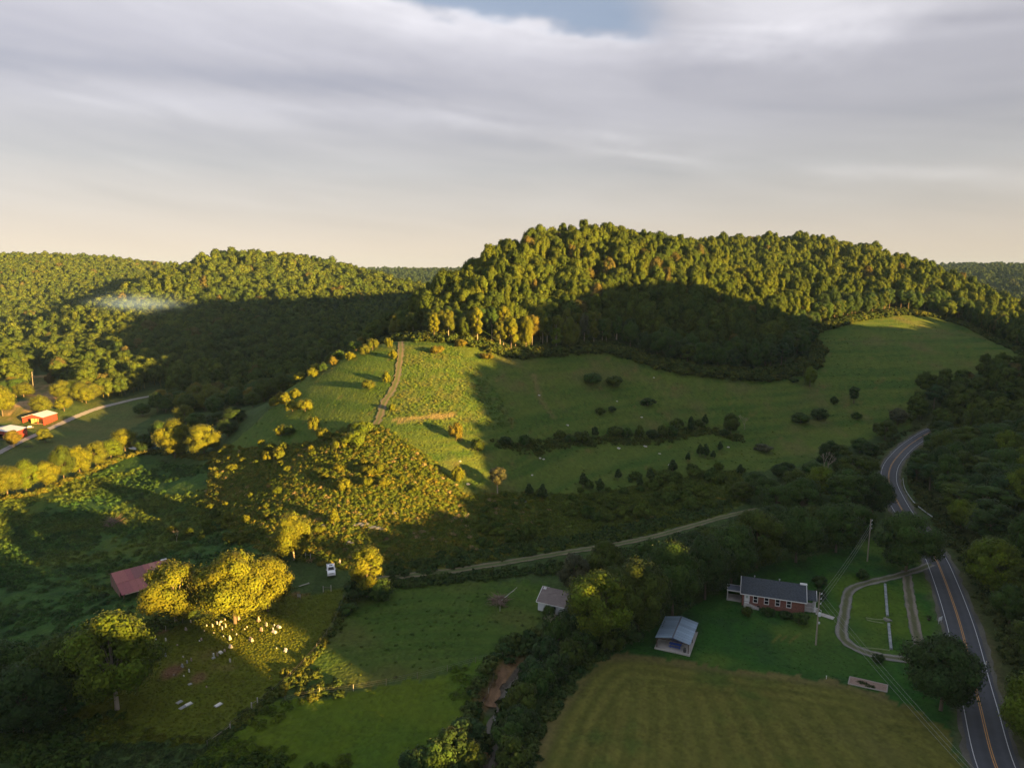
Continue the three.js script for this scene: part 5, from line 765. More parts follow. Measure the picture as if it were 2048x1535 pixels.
// --- the old barn with the red roof
{
  const A = onLevel(247.5, 1205, 1), turn = .74, L = 11.6, h = 1.9, rise = 2.2, near = 9.4, far = 3, s = Math.sin(turn), c = Math.cos(turn);
  const t = thing('old_barn', 'weathered open barn with a long rusty red tin roof beside the cemetery trees', 'barn', V(A[0] + c * L / 2 - s * near, 1, -(A[1] + s * L / 2 + c * near)), turn);
  const tones = [[.3, .1, .095], [.26, .08, .085], [.34, .13, .11], [.2, .075, .08], [.38, .17, .13]].map((k) => new THREE.MeshStandardMaterial({ color: lin(...k), map: stripes(256, 2.2, .7, 1.3, true, 41, .5), roughness: .75 }));
  const rr = rng(71), n = 9;
  for (let k = 0; k < n; k++) { const x0 = -L / 2 - .3 + k * (L + .6) / n, x1 = x0 + (L + .6) / n - .02, up = .02 * (k % 2); for (const [y0, z0, y1, z1, m] of [[h, near, h + rise * .5, near * .5, 0], [h + rise * .5, near * .5, h + rise, 0, 1], [h + rise, 0, h + .9, -far, 0]]) part('roof_sheet', slab(V(x0, y0 + up + .02 * m, z0 + (z0 > 0 ? .1 * (1 - m) : 0)), V(x1, y0 + up + .02 * m, z0 + (z0 > 0 ? .1 * (1 - m) : 0)), V(x1, y1 + up + .02 * m, z1 - (m ? 0 : .08)), V(x0, y1 + up + .02 * m, z1 - (m ? 0 : .08)), .05), tones[m && k > 2 && k < 5 ? 3 : k > 4 ? [2, 4, 0][Math.floor(rr() * 3)] : Math.floor(rr() * 2)], t); }
  part('loose_sheet', box(1.4, .05, .7, 2.6, h + rise * .36, near * .66, 0, .1, .3), steel, t, 'pale bare tin sheet on the roof');
  part('ridge_cap', box(1.4, .08, .7, L / 2 - .2, h + rise + .1, .1), matte(lin(.55, .56, .58), .5), t, 'pale ridge flashing at the far end');
  for (const z of [near - .2, near * .5, 0, -far + .2]) for (let k = 0; k < 5; k++) { const x = -L / 2 + .1 + k * (L - .2) / 4, y = z >= 0 ? h + rise * (1 - z / near) : lerp(h + rise, h + .9, -z / far); part('post', box(.2, y + .5, .2, x, y / 2 - .3, z), darkWood, t); }
  part('plate', [box(L, .2, .15, 0, h - .14, near - .2), box(L, .2, .15, 0, h + rise - .2, 0), box(L, .2, .15, 0, h + .7, -far + .2)], darkWood, t);
  const rows = 9; for (let k = 0; k < rows; k++) { const z0 = -far + .2 + k * (near * .62 + far) / rows, w = (near * .62 + far) / rows, zc = z0 + w / 2, y = zc >= 0 ? h + rise * (1 - zc / near) : lerp(h + rise, h + .9, -zc / far); part('wall_board', box(.05, y - .1, w - .05, -L / 2 + .02, (y - .1) / 2 - .1, zc), matte(lin(.14 + .03 * (k % 3), .1, .08), .95), t); }
  for (let k = 0; k < 12; k++) part('wall_board', box(L / 12 - .05, h + .6, .05, -L / 2 + (k + .5) * L / 12, h / 2, -far + .12), matte(lin(.13, .095, .08), .95), t);
  part('rafter_end', box(3.2, .14, .1, -L / 2 + 2, h - .02, near + .14), matte(lin(.42, .34, .24), .8), t);
}
// --- the two red sheds on the left
function redShed(name, label, A, B, D, h, rise, opt) {
  const turn = facing(A, B), W = Math.hypot(B[0] - A[0], B[1] - A[1]), s = Math.sin(turn), c = Math.cos(turn), mx = (A[0] + B[0]) / 2, mz = (A[1] + B[1]) / 2, y = H(mx, mz);
  const t = thing(name, label, 'shed', V(mx - s * D / 2, y, -(mz + c * D / 2)), turn), red = new THREE.MeshStandardMaterial({ color: lin(.36, .048, .035), map: stripes(128, 3, .88, 1.12, true, 51, .6), roughness: .6 }), tin = new THREE.MeshStandardMaterial({ color: lin(.62, .64, .68), roughness: .45, metalness: .2 }), inner = matte(lin(.42, .3, .14), .9);
  for (const k of [-1, 1]) part('side_wall', box(.14, h + .8, D, k * (W / 2 - .07), h / 2 - .4, 0), red, t);
  part('back_wall', flatPoly([[-W / 2, -.8], [W / 2, -.8], [W / 2, h], [0, h + rise], [-W / 2, h]], .14).translate(0, 0, -D / 2), red, t);
  part('gable', flatPoly([[-W / 2, h - .75], [W / 2, h - .75], [W / 2, h], [0, h + rise], [-W / 2, h]], .14).translate(0, 0, D / 2 - .14), red, t);
  const ov = .3, dr = rise / (W / 2) * ov, n = 6;
  for (const k of [-1, 1]) for (let i = 0; i < n; i++) { const z0 = -D / 2 - .3 + i * (D + .6) / n, z1 = z0 + (D + .6) / n - .02; part('roof_panel', slab(V(k * .01, h + rise + .02, z0), V(k * .01, h + rise + .02, z1), V(k * (W / 2 + ov), h - dr + .02, z1), V(k * (W / 2 + ov), h - dr + .02, z0), .05 + .01 * (i % 2)), tin, t); }
  part('roof_trim', [bar(V(-W / 2 - ov, h - dr, D / 2 + .32), V(0, h + rise + .05, D / 2 + .32), .09, 4), bar(V(W / 2 + ov, h - dr, D / 2 + .32), V(0, h + rise + .05, D / 2 + .32), .09, 4)], white, t);
  for (const k of [-1, 1]) part('corner_trim', box(.2, h, .2, k * (W / 2 - .02), h / 2, D / 2 - .02), opt.post ? white : red, t);
  opt.front(t, W, D, h, { red, inner });
  return t;
}
redShed('red_shed', 'upper red metal shed with a white gable roof and open front bays', onLevel(46, 851, 0), onLevel(87.2, 851.1, 0), 10.5, 3.6, 1.5, { front(t, W, D, h, m) {
  part('partition', box(.14, h - .1, D - .6, -W * .12, h / 2, -.1), m.inner, t); part('partition', box(W * .5, h - .2, .14, W * .06, h / 2, D * .12), m.inner, t, 'sunlit tan plywood wall inside the bay');
  part('bay_post', box(.2, h - .7, .2, W * .22, h / 2 - .35, D / 2 - .1), m.red, t); part('bay_floor', box(W - .3, .12, D - .3, 0, .05, 0), matte(lin(.3, .22, .12), 1), t);
} });
redShed('red_shed', 'lower red metal shed at the left edge with a wide dark doorway', onLevel(-42, 880, 0), onLevel(26, 879, 0), 10.5, 3.4, 1.3, { post: true, front(t, W, D, h, m) {
  const dw = 3; part('front_wall', [box(W / 2 - .3, h - .6, .14, -W / 4 - .12, h / 2 - .3, D / 2 - .07), box(W / 2 - dw - .2, h - .6, .14, W / 4 + dw / 2, h / 2 - .3, D / 2 - .07)], m.red, t); part('doorway_trim', [box(.18, h - .7, .2, W / 2 - dw - 3, h / 2 - .35, D / 2 + .02), box(.18, h - .7, .2, -.2, h / 2 - .35, D / 2 + .02)], white, t); part('floor', box(W - .4, .1, D - .4, 0, .05, 0), matte(lin(.2, .18, .16), 1), t);
  part('door_leaf', box(.9, 2.1, .08, W * .3, 1.1, D / 2 + .05), white, t, 'white walk-in door');
} });
{ // farm things by the sheds
  const p = place(60, 857.5), k = thing('farm_trailer', 'small white topped trailer parked between the two red sheds', 'trailer', p, .5); part('bed', [box(3, .12, 1.6, 0, .6, 0), box(3, .3, .06, 0, .8, .8), box(3, .3, .06, 0, .8, -.8)], matte(lin(.1, .1, .11), .6), k); part('tank', new THREE.CapsuleGeometry(.45, 1, 4, 12).rotateZ(Math.PI / 2).translate(-.2, 1.1, 0), white, k); for (const s of [-1, 1]) part('wheel', cyl(.34, .34, .2, 0, .34, 0, 14).translate(0, -.34, 0).rotateX(Math.PI / 2).translate(-.2, .34, s * .9), matte(lin(.02, .02, .02), .8), k); part('drawbar', bar(V(1.5, .55, 0), V(2.7, .4, 0), .05), darkWood, k);
  const q = place(56, 895), b = thing('hay_rake', 'dark piece of farm equipment on the grass below the farm road', 'farm machine', q, .2); part('frame', [bar(V(-1.6, .7, 0), V(1.6, .8, 0), .09), bar(V(0, .7, -.8), V(0, .7, 1), .08), bar(V(1.6, .8, 0), V(2.4, .4, .6), .07)], matte(lin(.03, .03, .035), .7), b); for (const x of [-1.4, 0, 1.4]) part('wheel', new THREE.TorusGeometry(.5, .06, 6, 18).translate(x, .5, .3), matte(lin(.03, .03, .03), .7), b); for (let i = 0; i < 10; i++) part('tine', bar(V(-1.5 + i * .33, .8, -.1), V(-1.5 + i * .33, .1, -.7), .03, 4), matte(lin(.04, .035, .03), .7), b);
}

// ------------------------------------------------------------------ the pickup and the person by it
{
  const p = place(662, 1145), t = thing('pickup_truck', 'white crew cab pickup truck parked on the grass by the farm track', 'truck', p, Math.atan2(-.96, .3));
  const paint = new THREE.MeshPhysicalMaterial({ color: lin(.78, .79, .81), roughness: .3, clearcoat: .7, clearcoatRoughness: .1 }), black = matte(lin(.015, .015, .017), .6), tyreM = matte(lin(.02, .02, .02), .9), chrome = matte(lin(.5, .5, .52), .25, { metalness: .9 });
  const prof = (pts, w, bev = .07) => new THREE.ExtrudeGeometry(new THREE.Shape(pts.map(([a, b]) => new THREE.Vector2(a, b))), { depth: w - bev * 2, bevelEnabled: true, bevelThickness: bev, bevelSize: bev, bevelSegments: 2 }).translate(0, 0, -w / 2 + bev);
  const arch = (x) => [[x - .5, .52], [x - .42, .78], [x - .2, .93], [x + .2, .93], [x + .42, .78], [x + .5, .52]];
  part('body', prof([[-2.75, .55], ...arch(-1.75), ...arch(1.78), [2.7, .55], [2.78, .9], [2.62, 1.13], [1.15, 1.2], [-2.78, 1.2]], 1.95), paint, t);
  part('cab', prof([[-1.05, 1.2], [1.2, 1.2], [.45, 1.78], [-.85, 1.82]], 1.72, .1), paint, t);
  part('windscreen', slab(V(1.24, 1.26, -.72), V(1.24, 1.26, .72), V(.62, 1.78, .62), V(.62, 1.78, -.62), .03), glass, t);
  part('rear_window', box(.04, .36, 1.3, -1.14, 1.5, 0, 0, -.2), glass, t);
  for (const s of [-1, 1]) { part('side_window', flatPoly([[-.85, 1.3], [.85, 1.3], [.42, 1.68], [-.75, 1.7]], .03).translate(0, 0, s > 0 ? .855 : -.885), glass, t); part('mirror', box(.14, .16, .24, .92, 1.33, s * 1.08), paint, t); part('headlight', box(.1, .2, .36, 2.74, .98, s * .72), matte(lin(.6, .62, .65), .15), t); }
  part('sunroof', box(.55, .03, .8, -.15, 1.9, 0), glass, t);
  part('bed_liner', box(1.5, .06, 1.6, -1.95, 1.26, 0), black, t); part('grille', box(.08, .26, 1.0, 2.78, .96, 0), black, t); part('bumper', new RoundedBoxGeometry(.18, .26, 1.96, 2, .05).translate(2.82, .62, 0), paint, t); part('bumper', new RoundedBoxGeometry(.16, .22, 1.9, 2, .05).translate(-2.86, .64, 0), chrome, t);
  for (const x of [-1.75, 1.78]) for (const s of [-1, 1]) { const w = part('wheel', new THREE.CylinderGeometry(.4, .4, .27, 20).rotateX(Math.PI / 2).translate(x, .4, s * .86), tyreM, t); part('rim', new THREE.CylinderGeometry(.24, .24, .03, 16).rotateX(Math.PI / 2).translate(x, .4, s * 1.005), chrome, w); }
}

// the person standing by the truck: one continuous figure, meshed from a smooth field of tapered limbs
function fieldMesh(bones, lo, hi, cell) {                                    // surface nets over a smooth union of tapered capsules
  const n = [0, 1, 2].map((k) => Math.ceil((hi[k] - lo[k]) / cell) + 1), F = new Float32Array(n[0] * n[1] * n[2]), at = (i, j, k) => (k * n[1] + j) * n[0] + i, p = V(0, 0, 0), ab = V(0, 0, 0), ap = V(0, 0, 0);
  const f = (x, y, z) => { let d = 1e9; p.set(x, y, z); for (const [a, b, ra, rb] of bones) { ab.subVectors(b, a); ap.subVectors(p, a); const t = clamp(ap.dot(ab) / Math.max(1e-9, ab.lengthSq())), q = ap.addScaledVector(ab, -t).length() - lerp(ra, rb, t), h = clamp(.5 + .5 * (d - q) / .035); d = lerp(d, q, h) - .035 * h * (1 - h); } return d; };
  for (let k = 0; k < n[2]; k++) for (let j = 0; j < n[1]; j++) for (let i = 0; i < n[0]; i++) F[at(i, j, k)] = f(lo[0] + i * cell, lo[1] + j * cell, lo[2] + k * cell);
  const ids = new Map(), P = [], N = [], I = [], E = [[0, 0, 0], [1, 0, 0], [0, 1, 0], [1, 1, 0], [0, 0, 1], [1, 0, 1], [0, 1, 1], [1, 1, 1]];
  for (let k = 0; k < n[2] - 1; k++) for (let j = 0; j < n[1] - 1; j++) for (let i = 0; i < n[0] - 1; i++) {
    const v = E.map(([a, b, c]) => F[at(i + a, j + b, k + c)]); if (v.every((s) => s > 0) || v.every((s) => s <= 0)) continue;
    let sx = 0, sy = 0, sz = 0, m = 0; for (let a = 0; a < 8; a++) for (const bit of [1, 2, 4]) if (!(a & bit)) { const b = a | bit; if ((v[a] > 0) !== (v[b] > 0)) { const t = v[a] / (v[a] - v[b]); sx += lerp(E[a][0], E[b][0], t); sy += lerp(E[a][1], E[b][1], t); sz += lerp(E[a][2], E[b][2], t); m++; } }
    const x = lo[0] + (i + sx / m) * cell, y = lo[1] + (j + sy / m) * cell, z = lo[2] + (k + sz / m) * cell, e = .004, g = V(f(x + e, y, z) - f(x - e, y, z), f(x, y + e, z) - f(x, y - e, z), f(x, y, z + e) - f(x, y, z - e)).normalize();
    ids.set(at(i, j, k), P.length / 3); P.push(x, y, z); N.push(g.x, g.y, g.z);
  }
  const quad = (a, b, c, d, flip) => { const q = [a, b, c, d].map((s) => ids.get(s)); if (q.some((s) => s === undefined)) return; if (flip) I.push(q[0], q[2], q[1], q[0], q[3], q[2]); else I.push(q[0], q[1], q[2], q[0], q[2], q[3]); };
  for (let k = 1; k < n[2] - 1; k++) for (let j = 1; j < n[1] - 1; j++) for (let i = 1; i < n[0] - 1; i++) { const s = F[at(i, j, k)] <= 0; if (s !== F[at(i + 1, j, k)] <= 0) quad(at(i, j - 1, k - 1), at(i, j, k - 1), at(i, j, k), at(i, j - 1, k), !s); if (s !== F[at(i, j + 1, k)] <= 0) quad(at(i - 1, j, k - 1), at(i - 1, j, k), at(i, j, k), at(i, j, k - 1), !s); if (s !== F[at(i, j, k + 1)] <= 0) quad(at(i - 1, j - 1, k), at(i, j - 1, k), at(i, j, k), at(i - 1, j, k), !s); }
  const g = new THREE.BufferGeometry(); g.setAttribute('position', new THREE.Float32BufferAttribute(P, 3)); g.setAttribute('normal', new THREE.Float32BufferAttribute(N, 3)); g.setIndex(I); return g;
}
{
  const b = (a, c, r, q) => [V(...a), V(...c), r, q], bones = [];
  for (const s of [-1, 1]) {
    bones.push(b([s * .09, .9, 0], [s * .1, .5, .02], .085, .06), b([s * .1, .5, .02], [s * .11, .09, -.02], .058, .038), b([s * .11, .05, -.04], [s * .12, .04, .16], .042, .034));
    bones.push(b([s * .19, 1.4, 0], [s * .25, 1.13, .02], .05, .04), b([s * .25, 1.13, .02], [s * .2, .94, .16], .038, .028), b([s * .2, .94, .16], [s * .185, .9, .22], .032, .022));
    for (let k = 0; k < 4; k++) bones.push(b([s * (.2 - k * .014), .905, .22 + k * .004], [s * (.195 - k * .016), .86 + k * .004, .25 + k * .006], .009, .007));
    bones.push(b([s * .17, .92, .2], [s * .145, .9, .235], .01, .008), b([s * .03, 1.64, .085], [s * .034, 1.64, .088], .012, .01), b([s * .085, 1.63, 0], [s * .09, 1.6, -.01], .018, .012));
  }
  bones.push(b([0, .92, 0], [0, 1.12, 0], .125, .115), b([0, 1.12, 0], [0, 1.36, 0], .12, .14), b([-.14, 1.39, 0], [.14, 1.39, 0], .065, .065), b([0, 1.42, 0], [0, 1.53, .01], .05, .048), b([0, 1.6, .01], [0, 1.67, .0], .082, .09), b([0, 1.61, .1], [0, 1.59, .108], .014, .014), b([-.02, 1.555, .088], [.02, 1.555, .088], .01, .01));
  const g = fieldMesh(bones, [-.36, -.02, -.2], [.36, 1.82, .32], .018), p = g.attributes.position, C = new Float32Array(p.count * 3);
  for (let i = 0; i < p.count; i++) { const y = p.getY(i), x = Math.abs(p.getX(i)), z = p.getZ(i), c = y < .09 ? [.05, .04, .035] : y < .93 && x < .185 && z < .14 ? [.09, .11, .17] : y < 1.49 && !(y < 1.16 && x > .17 && z > .04) ? [.5, .52, .55] : [.45, .28, .2]; C.set(c, i * 3); }
  g.setAttribute('color', new THREE.BufferAttribute(C, 3));
  const t = thing('person', 'person in a pale grey top and dark trousers standing beside the white pickup', 'person', place(680, 1130.5), -.6);
  part('figure', g, matte(0xffffff, .85, { vertexColors: true }), t);
  part('hair', fieldMesh([b([0, 1.69, -.02], [0, 1.71, -.01], .092, .088), b([0, 1.66, -.05], [0, 1.6, -.06], .07, .05)], [-.15, 1.5, -.18], [.15, 1.85, .1], .02), matte(lin(.05, .03, .02), .8), t);
}

// ------------------------------------------------------------------ gravestones
{
  const stones = { pale: [.5, .47, .42], white: [.64, .63, .6], grey: [.3, .31, .32], pink: [.42, .33, .29], brown: [.3, .24, .19] }, mats = Object.fromEntries(Object.entries(stones).map(([k, c]) => [k, new THREE.MeshStandardMaterial({ color: lin(...c), roughness: .85, map: tarTile })]));
  const tablet = (w, h, d) => { const s = new THREE.Shape(); s.moveTo(-w / 2, -.3); s.lineTo(w / 2, -.3); s.lineTo(w / 2, h - w * .3); s.quadraticCurveTo(w / 2, h, 0, h); s.quadraticCurveTo(-w / 2, h, -w / 2, h - w * .3); s.closePath(); return new THREE.ExtrudeGeometry(s, { depth: d, bevelEnabled: true, bevelSize: .02, bevelThickness: .02, bevelSegments: 1, curveSegments: 6 }).translate(0, 0, -d / 2); };
  const R = rng(99);
  const grave = (label, zx, zy, shape, w, h, tone) => {
    if (shape === 'flat') { w *= .75; h *= .62; } else { w *= .68; h *= .66; }
    const p = place(260 + zx / 6.02, 1180 + zy / 6.02), m = mats[tone], t = thing('gravestone', label, 'gravestone', p, -.62 + (R() - .5) * .3, 'gravestones in the cemetery');
    if (shape === 'obelisk') { w *= .85; h *= .85; part('plinth', [box(w, .35, w, 0, .1, 0), box(w * .75, .3, w * .75, 0, .4, 0)], m, t); part('shaft', new THREE.CylinderGeometry(w * .2, w * .36, h - .6, 4).rotateY(Math.PI / 4).translate(0, .55 + (h - .6) / 2, 0), m, t); part('cap', new THREE.ConeGeometry(w * .2, .22, 4).rotateY(Math.PI / 4).translate(0, h - .04, 0), m, t); }
    else if (shape === 'block') { part('base', new RoundedBoxGeometry(w * 1.2, .4, .6, 1, .03).translate(0, .05, 0), m, t); part('stone', new RoundedBoxGeometry(w, h - .2, .32, 2, .05).translate(0, .22 + (h - .2) / 2, 0), m, t); }
    else if (shape === 'flat') { const k = part('ledger', new RoundedBoxGeometry(w, .28, h, 1, .04).translate(0, .02, 0), m, t); part('kerb', new RoundedBoxGeometry(w + .24, .16, h + .24, 1, .04).translate(0, 0, 0), mats.grey, t); }
    else { part('stone', tablet(w, h, .13), m, t); if (w > .5) part('base', box(w * 1.2, .24, .34, 0, .02, 0), m, t); t.rotation.z = (R() - .5) * .12; }
  };
  const T = 'tablet', O = 'obelisk', B = 'block', F = 'flat';
  [['small white stone in the shade directly under the left cemetery tree', 730, 385, T, .5, .8, 'white'], ['broad pinkish stone in the shade below the left cemetery tree trunk', 672, 478, T, .8, .9, 'pink'], ['tiny white marker left of the upper cluster of headstones', 920, 428, T, .35, .45, 'white'], ['tiny marker below the one left of the upper cluster', 893, 492, T, .3, .35, 'pale'],
    ['leftmost upright headstone of the upper cluster', 990, 440, T, .55, 1.05, 'pale'], ['tall back headstone of the upper cluster', 1045, 412, T, .55, 1.15, 'white'], ['short headstone between the tall ones of the upper cluster', 1075, 420, T, .45, .65, 'pale'], ['broad front headstone of the upper cluster', 1105, 470, T, .7, 1.1, 'pale'], ['tall right headstone of the upper cluster', 1147, 444, T, .6, 1.3, 'pale'],
    ['low square block behind the upper cluster', 1090, 384, B, .5, .5, 'pale'], ['small rounded stone at the upper right of the cluster', 1140, 360, T, .5, .6, 'pink'], ['white headstone half hidden at the foot of the great cemetery tree', 1112, 250, T, .6, 1.1, 'white'], ['tall pointed monument at the left foot of the great tree', 1305, 350, O, 1, 2, 'pink'], ['tall pointed monument below the right side of the great tree', 1548, 372, O, .95, 2, 'pink'],
    ['leaning headstone right of the great tree, casting a long shadow', 1640, 426, T, .8, 1.15, 'pale'], ['broad headstone below the leaning one, near the right end', 1580, 486, T, .9, 1.15, 'pink'], ['small white stone behind the two bright slabs at the right end', 1735, 428, T, .45, .55, 'white'], ['upper of the two bright white slabs at the right end', 1790, 448, B, 1.3, .7, 'white'], ['small white stone just above the lower bright slab', 1718, 470, T, .5, .6, 'white'], ['lower of the two bright white slabs at the right end', 1735, 508, B, 1.4, .7, 'white'],
    ['small pale marker alone in the middle of the sunlit lawn, upper of two', 1405, 445, T, .4, .45, 'pale'], ['small pale marker alone in the middle of the sunlit lawn, lower of two', 1378, 472, T, .38, .4, 'pale'], ['tiny upright marker above the wide block stone', 1280, 535, T, .32, .45, 'white'], ['low worn marker left of the pair in the sunlit lawn', 1228, 476, T, .35, .3, 'brown'], ['tiny marker left of the slender monument', 1122, 560, T, .32, .4, 'white'], ['low marker on the shadow line above the rounded pair', 1005, 516, T, .32, .35, 'pale'],
    ['slender tapering monument in the middle of the sunlit lawn', 1200, 592, O, .9, 1.7, 'pale'], ['widest block headstone on the sunlit lawn, with a square shadow', 1458, 604, B, 1.45, .95, 'pink'], ['square block headstone left of the widest one', 1210, 690, B, .95, .95, 'pale'], ['right end headstone of the short front row', 1138, 738, T, .55, .8, 'pink'], ['low wide stone in the short front row', 1090, 754, B, 1.1, .5, 'white'], ['brownish headstone in the short front row', 1050, 788, T, .7, 1, 'brown'], ['tall white headstone at the left of the short front row', 1005, 792, T, .5, .95, 'white'], ['low grey stone at the left foot of the short front row', 1005, 820, B, .6, .35, 'grey'],
    ['narrow headstone alone right below the short front row', 1203, 862, T, .5, 1.05, 'pale'], ['lone white block near the fence at the right', 1875, 735, B, .8, 1, 'white'], ['rounded pale stone of the pair on the long shadow', 858, 598, T, .7, .7, 'pink'], ['small white stone of the pair on the long shadow', 835, 614, T, .42, .4, 'white'], ['tiny pinkish marker at the left end of the sunlit grass', 568, 664, T, .4, .4, 'pink'], ['white upright stone near the upper left fence', 430, 608, T, .5, .9, 'white'], ['tiny white marker beside the upper left fence', 310, 597, T, .35, .4, 'white'], ['flat grey marker by the upper left fence post', 310, 672, F, .5, .6, 'grey'],
    ['grey headstone at the shaded left, taller of two', 427, 796, T, .6, 1.1, 'grey'], ['thin grey headstone at the shaded left, beside the taller', 370, 800, T, .35, .9, 'grey'], ['small pale stone above the bare soil', 637, 808, T, .45, .45, 'pale'], ['brownish headstone at the shade edge above the bare soil', 735, 850, T, .55, .95, 'brown'], ['grey headstone left of the brownish one at the shade edge', 685, 876, T, .45, .85, 'grey'], ['wide grey headstone at the head of the bare soil', 628, 920, T, .95, .95, 'grey'], ['slender white headstone in the shade right of the bare soil', 710, 984, T, .42, .95, 'white'], ['small brownish stone below the bare soil', 525, 1022, T, .4, .4, 'brown'], ['small white stone below the bare soil', 645, 1036, T, .36, .4, 'white'], ['flat marker in the dark lawn below the bare soil', 720, 1130, F, .5, .7, 'grey'], ['low brown stone at the middle of the dark lawn', 920, 1168, T, .55, .4, 'brown'],
    ['white ledger stone lying in the dark lower lawn, left of two', 702, 1372, F, .9, 1.7, 'white'], ['white ledger stone lying in the dark lower lawn, right of two', 1062, 1380, F, .9, 1.8, 'white'], ['faint flat stone above the left ledger', 592, 1346, F, .7, 1.3, 'grey'], ['faint flat stone below the left ledger', 628, 1412, F, .7, 1.4, 'grey'], ['tiny stone at the right of the sunlit lawn near the lone block', 1762, 702, T, .3, .3, 'white']].forEach((a) => grave(...a));
}

// ------------------------------------------------------------------ fences, posts, gates, signs
const postMat = matte(lin(.17, .15, .12), .95), palePost = matte(lin(.42, .4, .36), .9), wireMat = matte(lin(.14, .14, .14), .6);
function wireFence(label, pts, gap, h) {
  const t = thing('wire_fence', label, 'fence'), line = fine(outline(pts), gap).map(([x, Z]) => V(x, H(x, Z), -Z)), R = rng(line.length * 3);
  line.forEach((p) => part('post', new THREE.CylinderGeometry(.045, .06, h + .5, 6).rotateZ((R() - .5) * .12).translate(p.x, p.y + h / 2 - .2, p.z), R() < .12 ? palePost : postMat, t));
  for (const k of [.35, .68, .95]) part('wire', line.slice(1).map((p, i) => bar(V(line[i].x, line[i].y + h * k, line[i].z), V(p.x, p.y + h * k, p.z), .012, 3)), wireMat, t);
}
wireFence('post and wire fence along the lower right side of the cemetery, in weeds', [[688, 1200], [660, 1262], [598, 1340], [540, 1392], [480, 1440], [415, 1494]], 5, 1.3);
wireFence('post and wire fence across the meadow below the cemetery corner', [[570, 1405], [630, 1390], [690, 1384], [850, 1353], [1005, 1316]], 6, 1.3);
wireFence('wire fence at the upper left edge of the cemetery', [[262, 1298], [330, 1262], [365, 1245]], 4.5, 1.2);
wireFence('line of short fence posts beside the creek bend', [[990, 1335], [984, 1374], [976, 1388], [966, 1410]], 3, 1.1);
function rail(name, label, category, a, b, h) { const p = place(...a), q = place(...b), t = thing(name, label, category); for (const e of [p, q]) part('post', cyl(.09, .1, h + .5, e.x, e.y + h / 2 - .2, e.z, 7), palePost, t); part('rail', bar(V(p.x, p.y + h * .85, p.z), V(q.x, q.y + h * .6, q.z), .06), postMat, t); return t; }
rail('gate_rail', 'leaning wooden gate rail between posts below the parked pickup', 'gate', [646.5, 1184], [662, 1182], 1.5);
rail('gate_rail', 'short rail and posts in front of the tree left of the pickup', 'gate', [611, 1115], [621, 1117.5], 1.4);
rail('brace_rail', 'pale corner brace rail of the cemetery fence, upper of two', 'fence', [503, 1418], [515, 1408], 1.3);
rail('brace_rail', 'long pale rail at the lower end of the cemetery fence', 'fence', [420, 1487], [460, 1456], .8);
{ const p = place(291, 1296), t = thing('fence_post', 'lone grey post at the left corner of the cemetery', 'post', p); part('shaft', cyl(.1, .12, 1.9, 0, .7, 0, 8), palePost, t); part('cap', cyl(.05, .11, .1, 0, 1.7, 0, 8), palePost, t); }
{ const p = place(608, 1170), t = thing('fallen_log', 'pale log lying beside the cemetery gravel corner', 'log', p, .7); part('stem', new THREE.CylinderGeometry(.1, .14, 2.6, 9).rotateZ(Math.PI / 2).translate(0, .15, 0), palePost, t); part('stub', bar(V(.8, .15, 0), V(1.1, .6, .3), .07, 6, .04), palePost, t); }
{ const p = place(598, 1198), t = thing('notice_board', 'grey notice board on two legs at the cemetery corner', 'sign', p, -.35); part('panel', new RoundedBoxGeometry(.95, .75, .06, 2, .02).translate(0, .95, 0), matte(lin(.4, .39, .35), .8), t); for (const s of [-1, 1]) part('leg', box(.09, 1.3, .09, s * .4, .4, -.06), postMat, t); part('frame', [box(1.02, .06, .1, 0, 1.34, 0), box(1.02, .06, .1, 0, .56, 0)], postMat, t); }
{ const p = place(1880.5, 1246), t = thing('road_sign', 'blank white sign on two posts facing the road, beside the gravel lane', 'sign', p, .5); part('panel', new RoundedBoxGeometry(1.25, .85, .06, 2, .02).translate(0, 1.05, 0), matte(lin(.8, .83, .85), .5), t); for (const s of [-1, 1]) part('leg', box(.08, 1.6, .08, s * .5, .5, -.05), steel, t); }
{ const p = place(1858, 1240), t = thing('flower_urn', 'small dark planter left of the white road sign', 'planter', p); part('pot', new THREE.LatheGeometry([[0, 0], [.22, 0], [.32, .35], [.36, .4], [.3, .4], [0, .36]].map(([a, b]) => new THREE.Vector2(a, b)), 14), matte(lin(.06, .05, .045), .9), t); part('plant', kinds.shrub[0].crown, leafMat('deep'), t).scale.set(.22, .22, .22); t.children[1].position.y = .34; }
{ const p = place(343, 789), t = thing('warning_sign', 'tiny yellow sign beside the far bend of the farm road', 'sign', p, -.4); part('panel', box(.9, .9, .05, 0, 2.2, 0, 0, Math.PI / 4), matte(lin(.8, .5, .03), .5), t); part('pole', cyl(.04, .04, 2.4, 0, 1, -.05, 6), steel, t); }
for (const [px, py, label] of [[1920, 1372, 'white reflector post at the left road edge, upper of two'], [1922, 1382, 'white reflector post at the left road edge, lower of two'], [1972, 1333, 'white mailbox post on the right verge of the road']]) { const p = place(px, py), t = thing('road_post', label, 'post', p); part('shaft', new RoundedBoxGeometry(.12, 1.3, .1, 1, .03).translate(0, .5, 0), white, t); part('reflector', box(.1, .16, .02, 0, .95, .06), amber, t); }
{ const p = place(1653, 1357), t = thing('lawn_marker', 'tiny white marker in the lawn left of the gravel pad', 'marker', p); part('stake', cyl(.04, .05, .7, 0, .25, 0, 6), white, t); part('disc', cyl(.1, .1, .04, 0, .6, 0, 10), white, t); }

